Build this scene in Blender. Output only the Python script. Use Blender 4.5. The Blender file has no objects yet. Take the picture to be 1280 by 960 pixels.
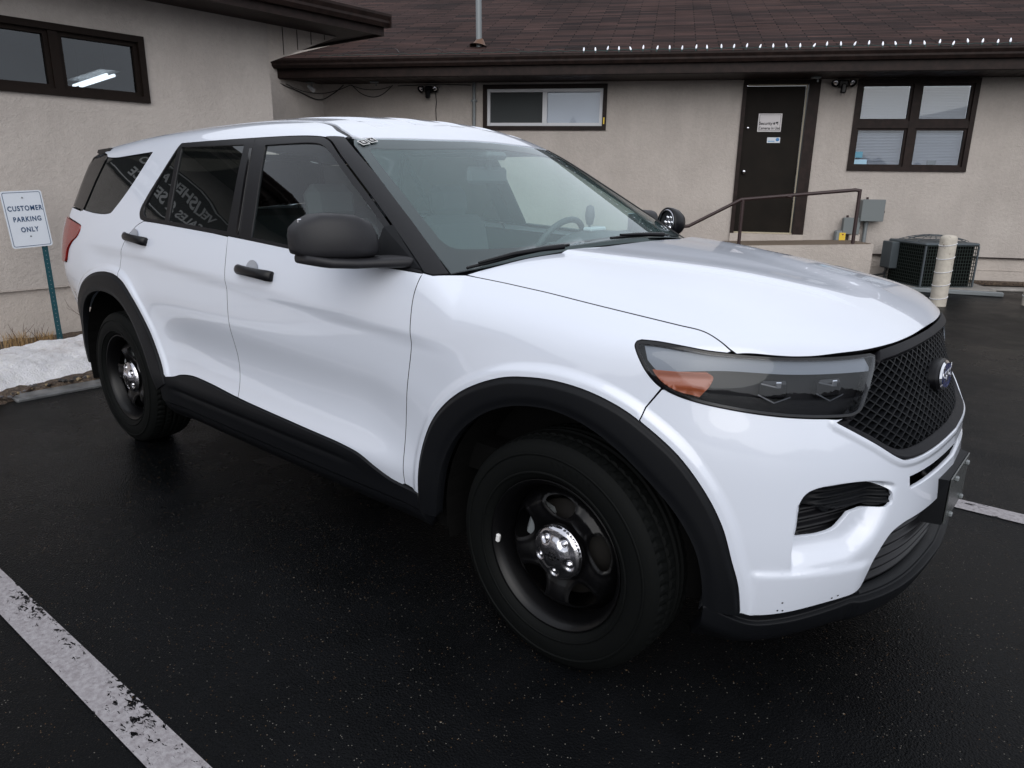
import bpy, bmesh, math, random
import numpy as np
from mathutils import Vector, Matrix
from mathutils.geometry import delaunay_2d_cdt

scene = bpy.context.scene
random.seed(7)
rng = np.random.default_rng(7)
R = math.radians

# ------------------------------------------------------------------ camera
CX, CY, CZ, YAW, PIT, FPX, ROLL = 1.1743, -2.5601, 1.478, 2.2686, 0.2752, 899.9, 0.0149
fw = Vector((math.cos(PIT)*math.cos(YAW), math.cos(PIT)*math.sin(YAW), -math.sin(PIT)))
rt = fw.cross(Vector((0, 0, 1))).normalized()
up = rt.cross(fw)
rt2 = rt*math.cos(ROLL) + up*math.sin(ROLL)
up2 = -rt*math.sin(ROLL) + up*math.cos(ROLL)
cam_d = bpy.data.cameras.new("camera")
cam_d.sensor_width = 36.0
cam_d.lens = 36.0*FPX/1280.0
cam_d.clip_start = 0.05
cam_d.clip_end = 500
cam = bpy.data.objects.new("camera", cam_d)
scene.collection.objects.link(cam)
m = Matrix((rt2, up2, -fw)).transposed().to_4x4()
m.translation = Vector((CX, CY, CZ))
cam.matrix_world = m
scene.camera = cam

# ------------------------------------------------------------------ sky and sun (overcast)
SUN_EL, SUN_AZ = R(34), R(-50)          # azimuth measured from +x towards +y
world = bpy.data.worlds.new("World")
scene.world = world
world.use_nodes = True
wn = world.node_tree
wn.nodes.clear()
sky = wn.nodes.new("ShaderNodeTexSky")
sky.sky_type = 'NISHITA'
sky.sun_disc = False
sky.sun_elevation = SUN_EL
sky.sun_rotation = R(90) - SUN_AZ
sky.air_density = 1.0
sky.dust_density = 3.0
sky.ozone_density = 1.0
hsv = wn.nodes.new("ShaderNodeHueSaturation")
hsv.inputs["Saturation"].default_value = 0.30
bg = wn.nodes.new("ShaderNodeBackground")
bg.inputs["Strength"].default_value = 0.12
wo = wn.nodes.new("ShaderNodeOutputWorld")
wn.links.new(sky.outputs[0], hsv.inputs["Color"])
# cloud layer: brighter overhead than at the horizon (overcast), with soft structure
tcw = wn.nodes.new("ShaderNodeTexCoord")
sep = wn.nodes.new("ShaderNodeSeparateXYZ")
wn.links.new(tcw.outputs["Generated"], sep.inputs[0])
mrw = wn.nodes.new("ShaderNodeMapRange")
mrw.inputs[1].default_value = 0.0
mrw.inputs[2].default_value = 1.0
mrw.inputs[3].default_value = 6.6
mrw.inputs[4].default_value = 7.2
wn.links.new(sep.outputs[2], mrw.inputs[0])
nz = wn.nodes.new("ShaderNodeTexNoise")
nz.inputs["Scale"].default_value = 2.2
nz.inputs["Detail"].default_value = 4
wn.links.new(tcw.outputs["Generated"], nz.inputs["Vector"])
mrn = wn.nodes.new("ShaderNodeMapRange")
mrn.inputs[1].default_value = 0.3
mrn.inputs[2].default_value = 0.7
mrn.inputs[3].default_value = 0.86
mrn.inputs[4].default_value = 1.12
wn.links.new(nz.outputs["Fac"], mrn.inputs[0])
mu = wn.nodes.new("ShaderNodeMath"); mu.operation = 'MULTIPLY'
wn.links.new(mrw.outputs[0], mu.inputs[0]); wn.links.new(mrn.outputs[0], mu.inputs[1])
vm = wn.nodes.new("ShaderNodeVectorMath"); vm.operation = 'SCALE'
vm.inputs[0].default_value = (0.93, 0.97, 1.06)
wn.links.new(mu.outputs[0], vm.inputs["Scale"])
mxw = wn.nodes.new("ShaderNodeMix"); mxw.data_type = 'RGBA'
mxw.inputs[0].default_value = 0.78
wn.links.new(hsv.outputs[0], mxw.inputs[6]); wn.links.new(vm.outputs[0], mxw.inputs[7])
wn.links.new(mxw.outputs[2], bg.inputs["Color"])
wn.links.new(bg.outputs[0], wo.inputs["Surface"])

sd = bpy.data.lights.new("sun", 'SUN')
sd.energy = 0.85
sd.angle = R(60)
sd.color = (1.0, 0.97, 0.93)
sun = bpy.data.objects.new("sun", sd)
scene.collection.objects.link(sun)
sv_ = Vector((math.cos(SUN_EL)*math.cos(SUN_AZ), math.cos(SUN_EL)*math.sin(SUN_AZ), math.sin(SUN_EL)))
sun.rotation_euler = sv_.to_track_quat('Z', 'Y').to_euler()
sun.location = (0, 0, 12)

scene.view_settings.view_transform = 'Standard'
scene.view_settings.look = 'None'
scene.view_settings.gamma = 1.0
scene.view_settings.exposure = 0.34
scene.cycles.max_bounces = 8
scene.cycles.transparent_max_bounces = 12
scene.cycles.use_denoising = True

# ------------------------------------------------------------------ materials
MATS = {}
def pm(name, col, rough=0.5, metal=0.0, spec=0.5, coat=0.0, coat_rough=0.03, emit=None, emit_s=0.0, alpha=1.0):
    mt = bpy.data.materials.new(name)
    mt.use_nodes = True
    b = mt.node_tree.nodes["Principled BSDF"]
    b.inputs["Base Color"].default_value = (*col, 1)
    b.inputs["Roughness"].default_value = rough
    b.inputs["Metallic"].default_value = metal
    b.inputs["Specular IOR Level"].default_value = spec
    b.inputs["Coat Weight"].default_value = coat
    b.inputs["Coat Roughness"].default_value = coat_rough
    if emit:
        b.inputs["Emission Color"].default_value = (*emit, 1)
        b.inputs["Emission Strength"].default_value = emit_s
    MATS[name] = mt
    return mt

def nodes(mt):
    return mt.node_tree.nodes, mt.node_tree.links, mt.node_tree.nodes["Principled BSDF"]

def coords(mt, scale=(1, 1, 1), rot=(0, 0, 0)):
    n, l, b = nodes(mt)
    tc = n.new("ShaderNodeTexCoord")
    mp = n.new("ShaderNodeMapping")
    mp.inputs["Scale"].default_value = scale
    mp.inputs["Rotation"].default_value = rot
    l.new(tc.outputs["Object"], mp.inputs["Vector"])
    return mp.outputs["Vector"]

def noise(mt, vec, scale, detail=4, rough=0.6, dist=0.0):
    n, l, b = nodes(mt)
    t = n.new("ShaderNodeTexNoise")
    t.inputs["Scale"].default_value = scale
    t.inputs["Detail"].default_value = detail
    t.inputs["Roughness"].default_value = rough
    t.inputs["Distortion"].default_value = dist
    l.new(vec, t.inputs["Vector"])
    return t.outputs["Fac"]

def ramp(mt, fac, stops):
    n, l, b = nodes(mt)
    r = n.new("ShaderNodeValToRGB")
    e = r.color_ramp.elements
    while len(e) > 1:
        e.remove(e[-1])
    e[0].position = stops[0][0]
    e[0].color = (*stops[0][1], 1)
    for p, c in stops[1:]:
        x = e.new(p)
        x.color = (*c, 1)
    l.new(fac, r.inputs["Fac"])
    return r.outputs["Color"]

def bump(mt, h, dist=0.01, strength=1.0, prev=None):
    n, l, b = nodes(mt)
    u = n.new("ShaderNodeBump")
    u.inputs["Distance"].default_value = dist
    u.inputs["Strength"].default_value = strength
    l.new(h, u.inputs["Height"])
    if prev is not None:
        l.new(prev, u.inputs["Normal"])
    l.new(u.outputs["Normal"], b.inputs["Normal"])
    return u.outputs["Normal"]

def math_n(mt, op, a, b_=0.0, c_=None):
    n, l, b = nodes(mt)
    u = n.new("ShaderNodeMath")
    u.operation = op
    for k, v in enumerate((a, b_, c_)):
        if v is None:
            continue
        if hasattr(v, "is_output"):
            l.new(v, u.inputs[k])
        else:
            u.inputs[k].default_value = v
    return u.outputs[0]

def g3(v, s=1.0):
    return (v*s, v*s, v*s)

# white paint
paint = pm("white_car_paint", (0.69, 0.735, 0.83), 0.32, 0, 0.5, 1.0, 0.02)
nodes_ = paint.node_tree.nodes["Principled BSDF"]
nodes_.inputs["Coat IOR"].default_value = 1.65
blk = pm("black_grained_plastic", (0.0045, 0.0052, 0.0068), 0.5, 0, 0.2)
v = coords(blk)
bump(blk, noise(blk, v, 900, 2), 0.0006, 0.4)
blk_s = pm("satin_black_plastic", (0.0045, 0.0045, 0.006), 0.36, 0, 0.3)
blk_g = pm("gloss_black", (0.006, 0.006, 0.007), 0.08, 0, 0.5)
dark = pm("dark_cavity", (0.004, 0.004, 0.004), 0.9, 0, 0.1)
mirror_m = pm("dark_grey_mirror_plastic", (0.017, 0.017, 0.020), 0.5, 0, 0.35)
seam_m = pm("seam_gap_shade", (0.012, 0.012, 0.014), 0.9, 0, 0.05)  # near-black edge faces paint in the shade inside the panel gaps
rubber = pm("tyre_rubber", (0.0028, 0.0034, 0.0034), 0.7, 0, 0.12)
v = coords(rubber)
bump(rubber, noise(rubber, v, 120, 3), 0.001, 0.5)
rim_m = pm("black_painted_steel", (0.0025, 0.0025, 0.003), 0.33, 0, 0.3)
chrome = pm("brushed_chrome", (0.62, 0.62, 0.66), 0.16, 1.0)
chrome2 = pm("bright_chrome", (0.85, 0.86, 0.9), 0.08, 1.0)
seat_m = pm("grey_seat_cloth", (0.07, 0.075, 0.08), 0.85)
dash_m = pm("dashboard_vinyl", (0.07, 0.075, 0.08), 0.6)
red_lens = pm("red_lamp_lens", (0.22, 0.010, 0.008), 0.12, 0, 0.5, 1.0)
amber = pm("amber_reflector", (0.30, 0.075, 0.028), 0.35, 0, 0.5)
drl = pm("grey_light_guide", (0.17, 0.19, 0.22), 0.3)
blue_m = pm("blue_enamel", (0.012, 0.03, 0.16), 0.12, 0, 0.5, 1.0)
white_txt = pm("white_lettering", (0.8, 0.8, 0.8), 0.5)
glass_lamp = None

def glassy(name, tint, opacity, rough=0.0, ior=1.5, film=(0.01, 0.012, 0.012)):
    mt = bpy.data.materials.new(name)
    mt.use_nodes = True
    nt = mt.node_tree
    nt.nodes.clear()
    out = nt.nodes.new("ShaderNodeOutputMaterial")
    tr = nt.nodes.new("ShaderNodeBsdfTransparent")
    tr.inputs["Color"].default_value = (*tint, 1)
    df = nt.nodes.new("ShaderNodeBsdfDiffuse")
    df.inputs["Color"].default_value = (*film, 1)
    mx0 = nt.nodes.new("ShaderNodeMixShader")
    mx0.inputs[0].default_value = opacity
    gl = nt.nodes.new("ShaderNodeBsdfGlossy")
    gl.inputs["Roughness"].default_value = rough
    gl.inputs["Color"].default_value = (0.95, 0.98, 1.0, 1)
    fr = nt.nodes.new("ShaderNodeFresnel")
    ge = nt.nodes.new("ShaderNodeNewGeometry")
    mi = nt.nodes.new("ShaderNodeMix")
    mi.inputs[2].default_value = ior
    mi.inputs[3].default_value = 1.0/ior
    nt.links.new(ge.outputs["Backfacing"], mi.inputs[0])
    nt.links.new(mi.outputs[0], fr.inputs["IOR"])
    mx = nt.nodes.new("ShaderNodeMixShader")
    nt.links.new(tr.outputs[0], mx0.inputs[1])
    nt.links.new(df.outputs[0], mx0.inputs[2])
    nt.links.new(fr.outputs[0], mx.inputs[0])
    nt.links.new(mx0.outputs[0], mx.inputs[1])
    nt.links.new(gl.outputs[0], mx.inputs[2])
    nt.links.new(mx.outputs[0], out.inputs["Surface"])
    MATS[name] = mt
    return mt
glass_dark = glassy("privacy_glass", (0.05, 0.055, 0.05), 0.4, ior=1.55)
glass_front = glassy("tinted_door_glass", (0.80, 0.92, 0.90), 0.0, ior=1.55)
glass_ws = glassy("windscreen_glass", (0.86, 0.97, 0.96), 0.0, ior=1.5)
glass_haze = glassy("hazed_inner_glass", (0.95, 1.0, 1.0), 0.16, ior=1.01, film=(0.42, 0.52, 0.54))  # pale film colour stands in for brightness coming through from the cabin
glass_lamp = glassy("lamp_lens", (0.95, 0.97, 1.0), 0.0, ior=1.5)
glass_bld = glassy("window_glass", (0.35, 0.38, 0.42), 0.1, ior=1.7)
glass_off = glassy("office_window_glass", (0.9, 0.92, 0.95), 0.0, ior=1.5)

# stucco
def stucco(name, c1, c2):
    s = pm(name, c1, 0.9, 0, 0.2)
    v = coords(s)
    n1 = noise(s, v, 1.3, 5, 0.6)
    n2 = noise(s, v, 22, 6, 0.65, 0.4)
    n3 = noise(s, v, 70, 4, 0.6)
    mixf = math_n(s, 'ADD', math_n(s, 'MULTIPLY', n1, 0.65), math_n(s, 'MULTIPLY', n2, 0.35))
    vs_ = coords(s, (2.2, 2.2, 0.35))
    n4 = noise(s, vs_, 2.0, 5, 0.65)
    mixf = math_n(s, 'ADD', math_n(s, 'MULTIPLY', mixf, 0.75), math_n(s, 'MULTIPLY', n4, 0.25))
    c = ramp(s, mixf, [(0.38, tuple(q*.93 for q in c2)), (0.47, c2), (0.57, c1)])
    s.node_tree.links.new(c, nodes(s)[2].inputs["Base Color"])
    hgt = math_n(s, 'ADD', n2, math_n(s, 'MULTIPLY', n3, 0.5))
    bump(s, hgt, 0.012, 0.8)
    return s
stuc = stucco("tan_stucco", (0.50, 0.455, 0.42), (0.455, 0.412, 0.38))
stuc_base = stucco("tan_stucco_footing", (0.53, 0.475, 0.43), (0.48, 0.43, 0.39))
brown = pm("dark_brown_trim", (0.030, 0.018, 0.015), 0.55, 0, 0.2)
v = coords(brown, (3, 3, 3))
c = ramp(brown, noise(brown, v, 4, 5), [(0.35, (0.013, 0.008, 0.007)), (0.65, (0.025, 0.015, 0.013))])
brown.node_tree.links.new(c, nodes(brown)[2].inputs["Base Color"])
worn = pm("weathered_brown_wood", (0.022, 0.014, 0.011), 0.65, 0, 0.12)
v = coords(worn, (1, 1, 1))
c = ramp(worn, noise(worn, v, 28, 6, 0.75), [(0.0, (0.007, 0.005, 0.004)), (0.62, (0.015, 0.010, 0.008)), (0.70, (0.03, 0.022, 0.018)), (0.76, (0.22, 0.19, 0.13))])
worn.node_tree.links.new(c, nodes(worn)[2].inputs["Base Color"])
door_m = pm("dark_brown_door_paint", (0.020, 0.015, 0.011), 0.6, 0, 0.15)
v = coords(door_m)
c = ramp(door_m, noise(door_m, v, 2.5, 5), [(0.3, (0.006, 0.0045, 0.003)), (0.7, (0.013, 0.0095, 0.007))])
door_m.node_tree.links.new(c, nodes(door_m)[2].inputs["Base Color"])
vinyl = pm("white_vinyl", (0.62, 0.63, 0.66), 0.45)
blind = pm("window_blind", (0.45, 0.47, 0.50), 0.6)
screen_m = pm("insect_screen", (0.03, 0.036, 0.038), 0.7)
room_m = pm("dim_room", (0.05, 0.055, 0.06), 0.9)
iron = pm("brown_painted_steel_rail", (0.035, 0.018, 0.018), 0.45)
galv = pm("galvanised_grey", (0.22, 0.24, 0.25), 0.5, 0.3)
grey_m = pm("grey_enamel", (0.16, 0.18, 0.185), 0.55)
acm = pm("dark_grey_enamel", (0.070, 0.085, 0.095), 0.5)
ac_wire = pm("dark_green_wire", (0.028, 0.038, 0.034), 0.5, 0, .2)
yellow = pm("yellow_label", (0.75, 0.52, 0.04), 0.5)
conc = pm("concrete", (0.26, 0.245, 0.225), 0.85)
v = coords(conc)
c = ramp(conc, noise(conc, v, 12, 6), [(0.3, (0.20, 0.19, 0.175)), (0.7, (0.32, 0.30, 0.28))])
conc.node_tree.links.new(c, nodes(conc)[2].inputs["Base Color"])
bump(conc, noise(conc, v, 90, 3), 0.004, 0.6)
wetc = pm("wet_concrete", (0.14, 0.145, 0.15), 0.35)
v = coords(wetc)
c = ramp(wetc, noise(wetc, v, 9, 6), [(0.3, (0.06, 0.062, 0.065)), (0.7, (0.16, 0.165, 0.17))])
wetc.node_tree.links.new(c, nodes(wetc)[2].inputs["Base Color"])
boll_m = pm("cream_bollard_paint", (0.50, 0.46, 0.38), 0.6)
v = coords(boll_m)
c = ramp(boll_m, noise(boll_m, v, 16, 5, 0.6), [(0.0, (0.10, 0.07, 0.05)), (0.33, (0.16, 0.12, 0.09)), (0.36, (0.46, 0.42, 0.36)), (0.7, (0.56, 0.52, 0.45))])
boll_m.node_tree.links.new(c, nodes(boll_m)[2].inputs["Base Color"])
wood_gr = pm("landing_boards", (0.17, 0.13, 0.095), 0.8)
sign_w = pm("white_sign_sheet", (0.66, 0.70, 0.76), 0.4)
sign_b = pm("dark_blue_print", (0.02, 0.06, 0.14), 0.5)
post_m = pm("green_post_paint", (0.005, 0.055, 0.07), 0.45)
ink = pm("black_print", (0.012, 0.012, 0.014), 0.5)
mulchm = pm("wet_bark_and_stone", (0.07, 0.05, 0.04), 0.8)
v = coords(mulchm)
c = ramp(mulchm, noise(mulchm, v, 35, 4, 0.7), [(0.3, (0.02, 0.014, 0.011)), (0.5, (0.075, 0.05, 0.035)), (0.62, (0.16, 0.12, 0.08)), (0.75, (0.05, 0.04, 0.03))])
mulchm.node_tree.links.new(c, nodes(mulchm)[2].inputs["Base Color"])
bump(mulchm, noise(mulchm, v, 45, 4), 0.03, 1.0)
straw = pm("dry_straw_grass", (0.34, 0.22, 0.10), 0.8)
twig = pm("brown_twig", (0.07, 0.045, 0.035), 0.8)
snow_m = pm("old_snow", (0.80, 0.80, 0.84), 0.6, 0, 0.3)
v = coords(snow_m)
b_ = nodes(snow_m)[2]
b_.inputs["Subsurface Weight"].default_value = 0.15
b_.inputs["Subsurface Radius"].default_value = (0.03, 0.03, 0.04)
c = ramp(snow_m, noise(snow_m, v, 3.2, 6, 0.65), [(0.24, (0.45, 0.42, 0.40)), (0.34, (0.74, 0.72, 0.74)), (0.43, (0.84, 0.84, 0.87)), (0.6, (0.90, 0.90, 0.94))])
snow_m.node_tree.links.new(c, b_.inputs["Base Color"])
bump(snow_m, math_n(snow_m, "ADD", noise(snow_m, v, 26, 6, 0.7), math_n(snow_m, "MULTIPLY", noise(snow_m, v, 110, 3), 0.35)), 0.035, 1.0)

# wet asphalt
asph = pm("wet_asphalt", (0.018, 0.019, 0.021), 0.4, 0, 0.07)
v = coords(asph)
n, l, b = nodes(asph)
big = noise(asph, v, 0.45, 4, 0.55, 0.3)
mid = noise(asph, v, 5.0, 5, 0.6)
fine = noise(asph, v, 130, 3, 0.6)
vo = n.new("ShaderNodeTexVoronoi")
vo.inputs["Scale"].default_value = 150
l.new(v, vo.inputs["Vector"])
vo2 = n.new("ShaderNodeTexVoronoi")
vo2.inputs["Scale"].default_value = 24
l.new(v, vo2.inputs["Vector"])
basec = ramp(asph, math_n(asph, 'ADD', math_n(asph, 'MULTIPLY', big, 0.6), math_n(asph, 'MULTIPLY', mid, 0.4)),
             [(0.35, (0.0018, 0.0021, 0.0024)), (0.65, (0.0055, 0.006, 0.007))])
# scattered pale aggregate specks
sp = math_n(asph, 'LESS_THAN', vo.outputs["Distance"], 0.22)
rs = n.new("ShaderNodeSeparateColor")
l.new(vo.outputs["Color"], rs.inputs[0])
sel = math_n(asph, 'GREATER_THAN', rs.outputs[0], 0.90)
spk = math_n(asph, 'MULTIPLY', sp, sel)
sp2 = math_n(asph, 'LESS_THAN', vo2.outputs["Distance"], 0.085)
rs2 = n.new("ShaderNodeSeparateColor")
l.new(vo2.outputs["Color"], rs2.inputs[0])
sel2 = math_n(asph, 'GREATER_THAN', rs2.outputs[1], 0.93)
spk = math_n(asph, 'MAXIMUM', spk, math_n(asph, 'MULTIPLY', sp2, sel2))
mixc = n.new("ShaderNodeMix")
mixc.data_type = 'RGBA'
l.new(spk, mixc.inputs[0])
l.new(basec, mixc.inputs[6])
spc = ramp(asph, rs.outputs[2], [(0.0, (0.16, 0.09, 0.045)), (0.4, (0.07, 0.055, 0.04)), (0.7, (0.10, 0.09, 0.075)), (1.0, (0.24, 0.22, 0.19))])
l.new(spc, mixc.inputs[7])
l.new(mixc.outputs[2], b.inputs["Base Color"])
rr = n.new("ShaderNodeMapRange")
l.new(math_n(asph, 'ADD', big, math_n(asph, 'MULTIPLY', mid, 0.25)), rr.inputs[0])
rr.inputs[1].default_value = 0.45
rr.inputs[2].default_value = 0.78
rr.inputs[3].default_value = 0.16
rr.inputs[4].default_value = 0.48
l.new(rr.outputs[0], b.inputs["Roughness"])
hh = math_n(asph, 'ADD', fine, math_n(asph, 'MULTIPLY', vo.outputs["Distance"], 0.9))
bump(asph, hh, 0.004, 0.5)

# worn line paint: transparent where it has flaked
linep = bpy.data.materials.new("worn_line_paint")
linep.use_nodes = True
n, l, b = nodes(linep)
b.inputs["Base Color"].default_value = (0.46, 0.44, 0.45, 1)
b.inputs["Roughness"].default_value = 0.6
v = coords(linep)
c = ramp(linep, noise(linep, v, 60, 5, 0.7), [(0.3, (0.20, 0.18, 0.19)), (0.65, (0.36, 0.345, 0.36))])
l.new(c, b.inputs["Base Color"])
vv = coords(linep, (1.0, 2.2, 1))
h1 = noise(linep, vv, 26, 6, 0.72, 0.6)
h2 = noise(linep, vv, 3.5, 3, 0.6)
a = math_n(linep, 'ADD', h1, math_n(linep, 'MULTIPLY', h2, 0.45))
l.new(math_n(linep, 'LESS_THAN', a, 0.815), b.inputs["Alpha"])
bump(linep, noise(linep, v, 120, 3), 0.003, 0.7)

# roof shingles
shing = pm("brown_asphalt_shingles", (0.05, 0.035, 0.032), 0.85)
n, l, b = nodes(shing)
v = coords(shing)
br = n.new("ShaderNodeTexBrick")
br.inputs["Scale"].default_value = 1.0
br.inputs["Brick Width"].default_value = 0.62
br.inputs["Row Height"].default_value = 0.115
br.inputs["Mortar Size"].default_value = 0.008
br.inputs["Mortar Smooth"].default_value = 0.2
br.inputs["Bias"].default_value = 0.0
br.inputs["Color1"].default_value = (0.062, 0.036, 0.032, 1)
br.inputs["Color2"].default_value = (0.022, 0.016, 0.016, 1)
br.inputs["Mortar"].default_value = (0.005, 0.004, 0.004, 1)
l.new(v, br.inputs["Vector"])
nn = noise(shing, v, 0.7, 4)
nf = noise(shing, v, 60, 3)
hs = n.new("ShaderNodeHueSaturation")
l.new(br.outputs["Color"], hs.inputs["Color"])
mr = n.new("ShaderNodeMapRange")
l.new(math_n(shing, 'ADD', math_n(shing, 'MULTIPLY', nn, 0.7), math_n(shing, 'MULTIPLY', nf, 0.3)), mr.inputs[0])
mr.inputs[1].default_value = 0.3
mr.inputs[2].default_value = 0.7
mr.inputs[3].default_value = 0.55
mr.inputs[4].default_value = 1.5
l.new(mr.outputs[0], hs.inputs["Value"])
l.new(hs.outputs[0], b.inputs["Base Color"])
bump(shing, br.outputs["Fac"], -0.01, 1.0)
b.inputs["Roughness"].default_value = 0.95
b.inputs["Specular IOR Level"].default_value = 0.08

# ------------------------------------------------------------------ helpers
COL = scene.collection
def link(name, me, mats, parent=None):
    o = bpy.data.objects.new(name, me)
    COL.objects.link(o)
    if not isinstance(mats, (list, tuple)):
        mats = [mats]
    for mm in mats:
        me.materials.append(mm)
    if parent is not None:
        o.parent = parent
    return o

def tag(o, label, cat, group=None, kind=None):
    o["label"] = label
    o["category"] = cat
    if group:
        o["group"] = group
    if kind:
        o["kind"] = kind
    return o

def empty(name, loc=(0, 0, 0), rz=0.0, parent=None):
    o = bpy.data.objects.new(name, None)
    COL.objects.link(o)
    o.empty_display_size = 0.1
    o.location = loc
    o.rotation_euler = (0, 0, rz)
    if parent:
        o.parent = parent
    return o

class MB:
    """collects shapes into one mesh"""
    def __init__(s):
        s.v = []; s.f = []; s.m = []; s.mi = 0; s.sm = []
    def add(s, vs, fs, smooth=False):
        o = len(s.v)
        s.v += [tuple(p) for p in vs]
        for f in fs:
            s.f.append([i+o for i in f]); s.m.append(s.mi); s.sm.append(smooth)
    def box(s, c, d, M=None, bev=0.0):
        x, y, z = d[0]/2, d[1]/2, d[2]/2
        if bev > 0:
            b = min(bev, x*.9, y*.9, z*.9)
            vs = []; 
            for sx in (-1, 1):
                for sy in (-1, 1):
                    for sz in (-1, 1):
                        vs += [(sx*(x-b), sy*(y-b), sz*z), (sx*(x-b), sy*y, sz*(z-b)), (sx*x, sy*(y-b), sz*(z-b))]
            me = bmesh.new()
            for p in vs:
                me.verts.new(p)
            r = bmesh.ops.convex_hull(me, input=me.verts)
            me.verts.ensure_lookup_table(); me.verts.index_update()
            vs = [p.co.copy() for p in me.verts]
            fs = [[q.index for q in f.verts] for f in me.faces]
            me.free()
        else:
            vs = [Vector((a*x, b_*y, c_*z)) for a in (-1, 1) for b_ in (-1, 1) for c_ in (-1, 1)]
            fs = [(0, 1, 3, 2), (4, 6, 7, 5), (0, 4, 5, 1), (2, 3, 7, 6), (0, 2, 6, 4), (1, 5, 7, 3)]
        vs = [Vector(p) for p in vs]
        if M is not None:
            vs = [M @ p for p in vs]
        c = Vector(c)
        s.add([p+c for p in vs], fs)
        return s
    def tube(s, pts, r, n=8, cap=True, smooth=True):
        pts = [Vector(p) for p in pts]
        rs = r if isinstance(r, (list, tuple)) else [r]*len(pts)
        rings = []
        pu = None
        for i, p in enumerate(pts):
            t = (pts[min(i+1, len(pts)-1)] - pts[max(i-1, 0)]).normalized()
            if pu is None:
                pu = t.orthogonal().normalized()
            u = (pu - t*pu.dot(t)).normalized(); pu = u
            w = t.cross(u)
            rings.append([p + (u*math.cos(2*math.pi*k/n) + w*math.sin(2*math.pi*k/n))*rs[i] for k in range(n)])
        vs = [q for ring in rings for q in ring]
        fs = [(i*n+k, i*n+(k+1) % n, (i+1)*n+(k+1) % n, (i+1)*n+k) for i in range(len(pts)-1) for k in range(n)]
        s.add(vs, fs, smooth)
        if cap:
            s.add(rings[0][::-1], [tuple(range(n))])
            s.add(rings[-1], [tuple(range(n))])
        return s
    def lathe(s, prof, M=None, n=32, smooth=True):
        """profile (r, h) turned about local z"""
        vs = []; fs = []
        for r, h in prof:
            for k in range(n):
                a = 2*math.pi*k/n
                vs.append(Vector((r*math.cos(a), r*math.sin(a), h)))
        for i in range(len(prof)-1):
            for k in range(n):
                fs.append((i*n+k, i*n+(k+1) % n, (i+1)*n+(k+1) % n, (i+1)*n+k))
        if M is not None:
            vs = [M @ p for p in vs]
        s.add(vs, fs, smooth)
        return s
    def quad(s, a, b, c, d):
        s.add([a, b, c, d], [(0, 1, 2, 3)])
        return s
    def prism(s, poly, a, b, M=None):
        """polygon (x,y) extruded from z=a to z=b then M"""
        n = len(poly)
        vs = [Vector((x, y, a)) for x, y in poly] + [Vector((x, y, b)) for x, y in poly]
        if M is not None:
            vs = [M @ p for p in vs]
        fs = [tuple(range(n))[::-1], tuple(range(n, 2*n))] + [(i, (i+1) % n, n+(i+1) % n, n+i) for i in range(n)]
        s.add(vs, fs)
        return s
    def build(s, name, mats, parent=None, recalc=True):
        me = bpy.data.meshes.new(name)
        me.from_pydata(s.v, [], s.f)
        me.validate()
        if recalc:
            bm = bmesh.new(); bm.from_mesh(me)
            bmesh.ops.recalc_face_normals(bm, faces=bm.faces)
            bm.to_mesh(me); bm.free()
        if len(me.polygons) == len(s.f):
            me.polygons.foreach_set("material_index", s.m)
            me.polygons.foreach_set("use_smooth", s.sm)
        return link(name, me, mats, parent)

def text_obj(name, body, size, M, mat, parent=None, extrude=0.001, shear=0.0, align='CENTER', spacing=1.0, scale_x=1.0, bold=0.0):
    cu = bpy.data.curves.new(name, 'FONT')
    cu.body = body
    cu.size = size
    cu.extrude = extrude
    cu.shear = shear
    cu.align_x = align
    cu.align_y = 'CENTER'
    cu.space_character = spacing
    cu.offset = bold
    tmp = bpy.data.objects.new("tmp", cu)
    COL.objects.link(tmp)
    dg = bpy.context.evaluated_depsgraph_get()
    me = bpy.data.meshes.new_from_object(tmp.evaluated_get(dg))
    bpy.data.objects.remove(tmp)
    me.name = name
    me.transform(M @ Matrix.Diagonal((scale_x, 1, 1, 1)))
    me.materials.clear()
    return link(name, me, mat, parent)

def frame(o, x, y):
    """matrix with local x, y axes and origin"""
    x = Vector(x).normalized(); y = Vector(y); y = (y - x*y.dot(x)).normalized()
    z = x.cross(y)
    M_ = Matrix((x, y, z)).transposed().to_4x4()
    M_.translation = Vector(o)
    return M_

# ------------------------------------------------------------------ site: ground
TH = R(29)
OX, OY = -9.368, 5.08
DU = Vector((math.cos(TH), math.sin(TH), 0))
DO = Vector((math.sin(TH), -math.cos(TH), 0))        # outwards from the back wall
def W2(u, off, z=0.0):
    return Vector((OX, OY, z)) + DU*u + DO*off
def sst(a, b, x):
    t = max(0.0, min(1.0, (x-a)/(b-a)))
    return t*t*(3-2*t)
def zg(x, y):
    off = (x-OX)*DO.x + (y-OY)*DO.y
    return 0.12*(1-sst(2.5, 7.0, off))

mb = MB()
offs = [-60, 0, 2.5, 3.2, 3.9, 4.6, 5.3, 6.0, 7.0, 160]
vs = []; fs = []
us = [-120, -20, -5, 0, 5, 10, 20, 120]
for o_ in offs:
    for u_ in us:
        p = W2(u_, o_); p.z = zg(p.x, p.y); vs.append(p)
for i in range(len(offs)-1):
    for j in range(len(us)-1):
        k = i*len(us)+j
        fs.append((k, k+1, k+len(us)+1, k+len(us)))
mb.add(vs, fs, True)
ground = mb.build("parking_lot", asph)
tag(ground, "dark wet asphalt of the parking lot around the car", "ground", kind="structure")
for p in ground.data.polygons:
    if p.normal.z < 0:
        ground.data.flip_normals(); break

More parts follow.
